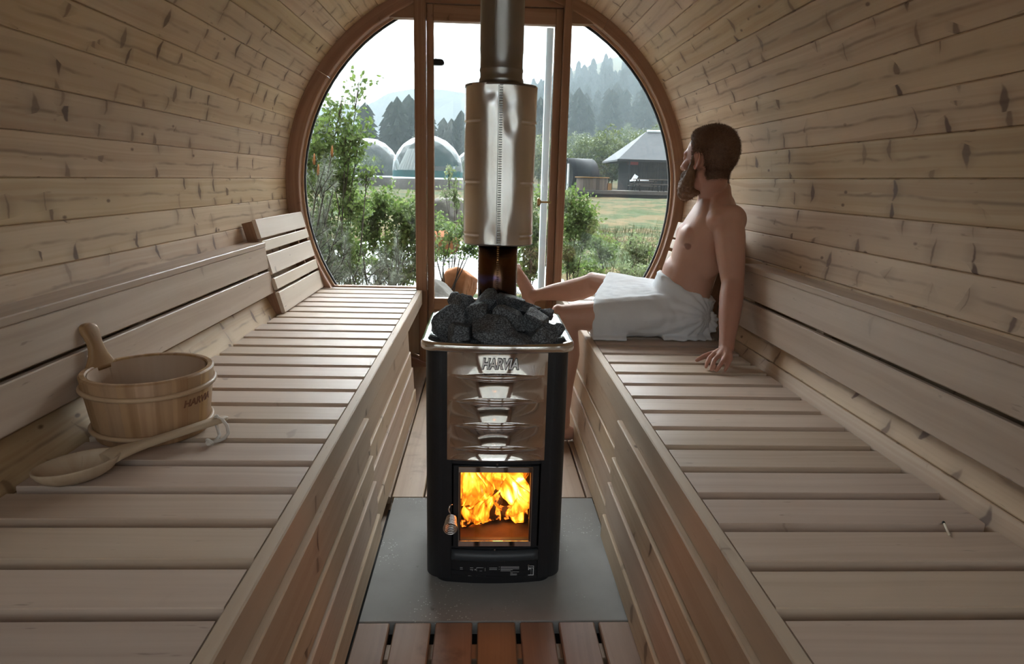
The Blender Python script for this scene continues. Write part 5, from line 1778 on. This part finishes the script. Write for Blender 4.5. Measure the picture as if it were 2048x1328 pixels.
# boulders
def boulder(label, loc, dims, seed, mat):
    o = rock(seed, dims); o.name = 'boulder'; o.data.materials.clear(); o.data.materials.append(mat)
    o.location = loc; link(o); tag(o, label, 'boulder', 'boulders by the river'); return o
boulder('large rusty orange boulder seen through the door glass left of the flue', (-.34, 7.9, -.14), (.26, .20, .24), 71, M['ochre'])
boulder('small rusty boulder farther up the bank behind the large orange one', (-.86, 13.6, -.14), (.30, .25, .24), 72, M['ochre'])
boulder('grey lichen-covered boulder at the foot of the orange one', (-.50, 7.2, -.22), (.24, .22, .20), 73, M['greyrock'])
boulder('grey boulder on the far bank beside the flue sleeve', (-1.1, 20.5, .02), (.9, .7, .5), 74, M['greyrock'])

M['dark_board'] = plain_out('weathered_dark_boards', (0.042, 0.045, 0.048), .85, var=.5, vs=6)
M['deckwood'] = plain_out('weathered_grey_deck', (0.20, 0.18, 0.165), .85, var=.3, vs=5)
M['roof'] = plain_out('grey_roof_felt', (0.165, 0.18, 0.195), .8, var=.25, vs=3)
M['tubwood'] = wood('grey_brown_tub_staves', (0.11, 0.082, 0.062), (0.06, 0.042, 0.032), knots=0, tint=.9)
M['orange'] = plain_out('orange_new_wood', (0.50, 0.26, 0.08), .7, var=.2)
# ---- dome tents
def _cover(name, milk, tint):
    t = NT(name)
    lw = t.n('LayerWeight', {'Blend': .28}).outputs['Facing']
    tr_ = t.n('BsdfTransparent', {'Color': tint})
    df = t.n('BsdfPrincipled', {'Base Color': (.36, .38, .39, 1), 'Roughness': .35})
    mx = t.n('MixShader', {0: t.ss(lw, .15, .9, milk, .95), 1: tr_, 2: df})
    t.t.links.new(mx.outputs[0], t.out.inputs[0])
    return t.m
def dome(label, x, y, zc, rad, teal):
    root = empty('dome_tent', (x, y, ground(x, y))); tag(root, label, 'tent', 'dome tents')
    zb = zc - .55
    z0 = ground(x, y)
    inv = z0
    bm_ = bmesh.new(); bmesh.ops.create_icosphere(bm_, subdivisions=3, radius=rad)
    bmesh.ops.delete(bm_, geom=[v for v in bm_.verts if v.co.z < zb - zc - .15], context='VERTS')
    me_ = bpy.data.meshes.new('cover'); bm_.to_mesh(me_); bm_.free()
    me_.materials.append(_cover('clear_dome_cover', .10 if not teal else .06, (.90, .95, .95, 1)))
    c = bpy.data.objects.new('cover', me_); c.location = (0, 0, zc - z0); link(c, root)
    m_ = MB(); m_.lathe((0, 0, zb - z0), [(rad * 1.0, -.0), (rad * 1.0, .12), (rad * .9, .12)], 40, (False, False)); m_.build('floor_ring', M['white_alu'], root)
    m_ = MB(); m_.lathe((0, 0, 0), [(rad * 1.02, -.25), (rad * 1.02, zb - z0), (.01, zb - z0)], 40); m_.build('platform', M['deckwood'], root)
    if teal:
        tl = plain_out('teal_liner', (.055, .26, .28), .6); wc = plain_out('white_curtain', (.72, .72, .72), .8)
        m_ = MB(); m_.lathe((0, 0, zb - z0), [(rad * .985, .08), (rad * .99, .62)], 40); m_.build('teal_skirt', tl, root)
        def liner(u, v):
            a = PI * (.05 + .55 * u); e = (PI / 2) * (.12 + .75 * v)
            return Vector((rad * .95 * math.cos(a) * math.cos(e), rad * .95 * math.sin(a) * math.cos(e), zc - z0 + rad * .95 * math.sin(e)))
        m_ = MB(); m_.grid(liner, 20, 12); m_.build('teal_liner', tl, root)
        def cur(u, v):
            a = PI * (1.02 + .42 * u); rr_ = rad * (.86 + .02 * math.sin(u * 60))
            return Vector((rr_ * math.cos(a) * (1 - .35 * v), rr_ * math.sin(a) * (1 - .35 * v), zb - z0 + .5 + v * 1.7))
        m_ = MB(); m_.grid(cur, 60, 8); m_.build('curtain', wc, root)
        m_ = MB(); m_.box((-.6, -.3, zb - z0 + .45), (2.0, 1.5, .5)); m_.build('bed', wc, root)
    else:
        m_ = MB(); m_.box((.3, .2, zb - z0 + .35), (2.0, 1.6, .6)); m_.build('bed', plain_out('dark_bedding', (.08, .09, .09), .9), root)
    return root
dome('clear dome tent with teal lining and white curtain on a wooden platform', -4.42, 52, 1.60, 2.72, True)
dome('clear see-through dome tent half hidden behind the birch', -9.95, 58, 1.65, 2.65, False)
dome('clear dome tent edge showing just left of the flue sleeve', -.55, 60, 1.45, 2.4, False)

# ---- deck with hot tub, barrel sauna, tables and cabin
dk = empty('deck', (9.5, 43.5, .25)); tag(dk, 'long low weathered wooden deck across the meadow', 'deck')
m = MB()
for i in range(22): m.plank((2.2, -1.45 + i * .145 - .1, .37), (1, 0, 0), (0, 0, 1), 12.0, .135, .05, .004)
m.build('boards', M['deckwood'], dk)
m = MB(); m.plank((2.2, -1.62, .27), (1, 0, 0), (0, 0, 1), 12.0, .05, .20, .004); m.build('fascia', M['deckwood'], dk)
m = MB(); m.plank((2.4, -1.3, .04), (1, 0, 0), (0, 0, 1), 11.0, .12, .30, .004); m.build('beam', M['dark_board'], dk)
ZD = .25 + .395
tb = empty('hot_tub', (7.0, 43.3, ZD)); tag(tb, 'round wooden hot tub with an orange rim on the deck', 'hot tub')
m = MB()
for k in range(30):
    a = 2 * PI * (k + .5) / 30
    m.plank((1.0 * math.cos(a), 1.0 * math.sin(a), .38), (0, 0, 1), (math.cos(a), math.sin(a), 0), .76, .207, .05, .006)
m.build('staves', M['tubwood'], tb)
m = MB(); m.lathe((0, 0, .74), [(.90, 0), (1.12, 0), (1.12, .07), (.90, .07), (.90, 0)], 40); m.build('rim', M['orange'], tb)
m = MB(); m.lathe((0, 0, .70), [(.94, 0), (.01, 0)], 30); m.build('tub_cover', M['orange'], tb)
m = MB(); m.plank((1.1, -.3, .22), (0, 0, 1), (1, 0, 0), .45, .30, .25, .01); m.build('step', M['orange'], tb)
bs_ = empty('barrel_sauna', (6.4, 46.2, ground(6.4, 46.2)), math.radians(28)); tag(bs_, 'black-shingled barrel sauna standing behind the hot tub', 'barrel sauna')
m = MB()
rings = []
for k in range(33):
    a = 2 * PI * k / 32
    c, s_ = math.cos(a), math.sin(a)
    rings.append([Vector((x, r * c, 1.25 + r * s_ * 1.08)) for x, r in ((-1.1, 1.10), (1.1, 1.10), (1.1, 1.02), (-1.1, 1.02))])
m.loft(rings, (False, False), True, True); m.build('shell', plain_out('black_shingles', (.02, .024, .03), .75, var=.5, vs=12), bs_)
m = MB(); m.lathe((0, 0, 0), [(1.0, 0), (.01, 0)], 30); o = m.build('end_wall', M['dark_board'], bs_); o.rotation_euler = (0, -PI / 2, 0); o.location = (-.75, 0, 1.25)
for yy in (-.42, .30):
    m = MB(); m.plank((-1.05, yy, 1.1), (0, 0, 1), (1, 0, 0), 1.9, .14, .10, .004); m.build('post', M['white_alu'] if yy < 0 else M['deckwood'], bs_)
m = MB(); m.plank((0, -.6, .12), (1, 0, 0), (0, 0, 1), 2.0, .2, .35); m.build('cradle', M['dark_board'], bs_)
cb = empty('cabin', (12.6, 49.5, ZD - .2)); tag(cb, 'dark timber cabin with a grey hipped roof', 'cabin')
m = MB()
for i in range(34): m.plank((-2.15 + i * .17, -2.3, 1.15), (0, 0, 1), (0, -1, 0), 2.3, .155, .05, .006)
m.build('front_wall', M['dark_board'], cb)
m = MB()
for i in range(26): m.plank((-2.2, -2.2 + i * .17, 1.15), (0, 0, 1), (-1, 0, 0), 2.3, .155, .05, .006)
m.build('side_wall', M['dark_board'], cb)
m = MB(); m.box((.8, 0, 1.1), (5.8, 4.4, 2.2)); m.build('core', M['dark_board'], cb)
m = MB()
rf = [(-3.35, -3.1, 2.28), (5.4, -3.1, 2.28), (5.4, 3.1, 2.28), (-3.35, 3.1, 2.28), (-.75, 0, 4.42), (3.2, 0, 4.42)]
b = len(m.v); m.v.extend(rf); m.v.extend([(x, y, z - .12) for x, y, z in rf[:4]])
for q in ((0, 1, 5, 4), (1, 2, 5), (2, 3, 4, 5), (3, 0, 4), (0, 6, 7, 1), (1, 7, 8, 2), (2, 8, 9, 3), (3, 9, 6, 0), (9, 8, 7, 6)): m.face(q)
m.build('roof', M['roof'], cb)
m = MB(); m.plank((1.0, -3.12, 2.22), (1, 0, 0), (0, 0, 1), 8.8, .05, .16, .004); m.build('eave_board', M['dark_board'], cb)
m = MB(); m.plank((-2.5, -2.9, 1.1), (0, 0, 1), (0, -1, 0), 2.3, .12, .12, .004); m.build('porch_post', M['dark_board'], cb)
m = MB(); m.box((-2.2, -2.75, 2.05), (.7, .16, .22)); m.build('sign_board', plain_out('red_board', (.42, .05, .04), .6), cb)['label'] = 'small red board under the eave'
m = MB(); m.tube([(-.72, -.05, 4.43), (3.2, -.05, 4.43)], .09, 8); m.build('ridge_cap', M['white_alu'], cb)
def picnic(label, x, y, rz, z=ZD):
    root = empty('picnic_table', (x, y, z), rz); tag(root, label, 'table', 'picnic tables on the deck')
    m_ = MB(); m_.plank((0, 0, .74), (1, 0, 0), (0, 0, 1), 1.7, .70, .05, .005); m_.build('table_top', M['tubwood'], root)
    for s in (-1, 1):
        m_ = MB(); m_.plank((0, s * .72, .44), (1, 0, 0), (0, 0, 1), 1.7, .26, .05, .005); m_.build('seat', M['tubwood'], root)
        m_ = MB(); m_.plank((s * .6, 0, .41), (0, 1, 0), (0, 0, 1), 1.6, .08, .09, .004); m_.build('crossbar', M['dark_board'], root)
        for q in (-1, 1):
            m_ = MB(); m_.tube([(s * .6, q * .62, 0), (s * .6, q * .25, .73)], .05, 4); m_.build('leg', M['dark_board'], root)
    return root
picnic('picnic table nearest the hot tub on the deck', 10.55, 43.0, .05)
picnic('picnic table farther right on the deck beside the cabin', 12.3, 43.3, -.1)
picnic('picnic table close under the cabin wall', 10.9, 45.3, .1, ZD - .12)
m = MB(); m.plank((10.55, 45.2, ZD + .68), (1, 0, .05), (0, 0, 1), 1.2, .5, .10, .03); m.plank((10.2, 45.1, ZD + .82), (.6, 0, 1), (0, -1, 0), .45, .3, .08, .03)
tag(m.build('white_cushion', M['towel']), 'white cushions piled on the table under the cabin wall', 'cushion')
m = MB(); m.lathe((12.75, 42.6, ZD), [(.16, 0), (.18, .5), (.14, .52), (.01, .52)], 16, (True, False))
tag(m.build('water_can', M['white_alu']), 'pale grey bin at the right end of the deck', 'bin')
hs = empty('farmhouse', (33.0, 150, ground(33, 150))); tag(hs, 'small white house high on the slope above the cabin roof', 'house')
z0 = 10.2 - ground(33, 150)
m = MB(); m.prism([(-1.3, 0), (1.4, 0), (1.4, 2.3), (.05, 3.3), (-1.3, 2.3)], (0, 0, z0), (1, 0, 0), (0, 0, 1), (0, 1, 0), 4); m.build('walls', plain_out('white_house_paint', (.80, .80, .80), .7), hs)
m = MB(); m.plank((-.85, 2, z0 + 2.95), (0, 1, 0), (-.6, 0, .8), 4.6, 2.2, .12, .01); m.plank((.95, 2, z0 + 2.95), (0, 1, 0), (.6, 0, .8), 4.6, 2.2, .12, .01); m.build('roof', M['dark_board'], hs)
m = MB(); m.box((0.05, -.15, z0 + 1.25), (3.0, .4, .3)); m.build('balcony', M['dark_board'], hs)
m = MB(); m.box((-2.3, 1, z0 + .5), (1.0, 2, 1.0)); m.build('annex', M['white_alu'], hs)
m = MB(); m.box((0, 2, z0 / 2 - .4), (2.6, 3.8, max(.2, abs(z0) + .8))); m.build('cellar', M['dark_board'], hs)
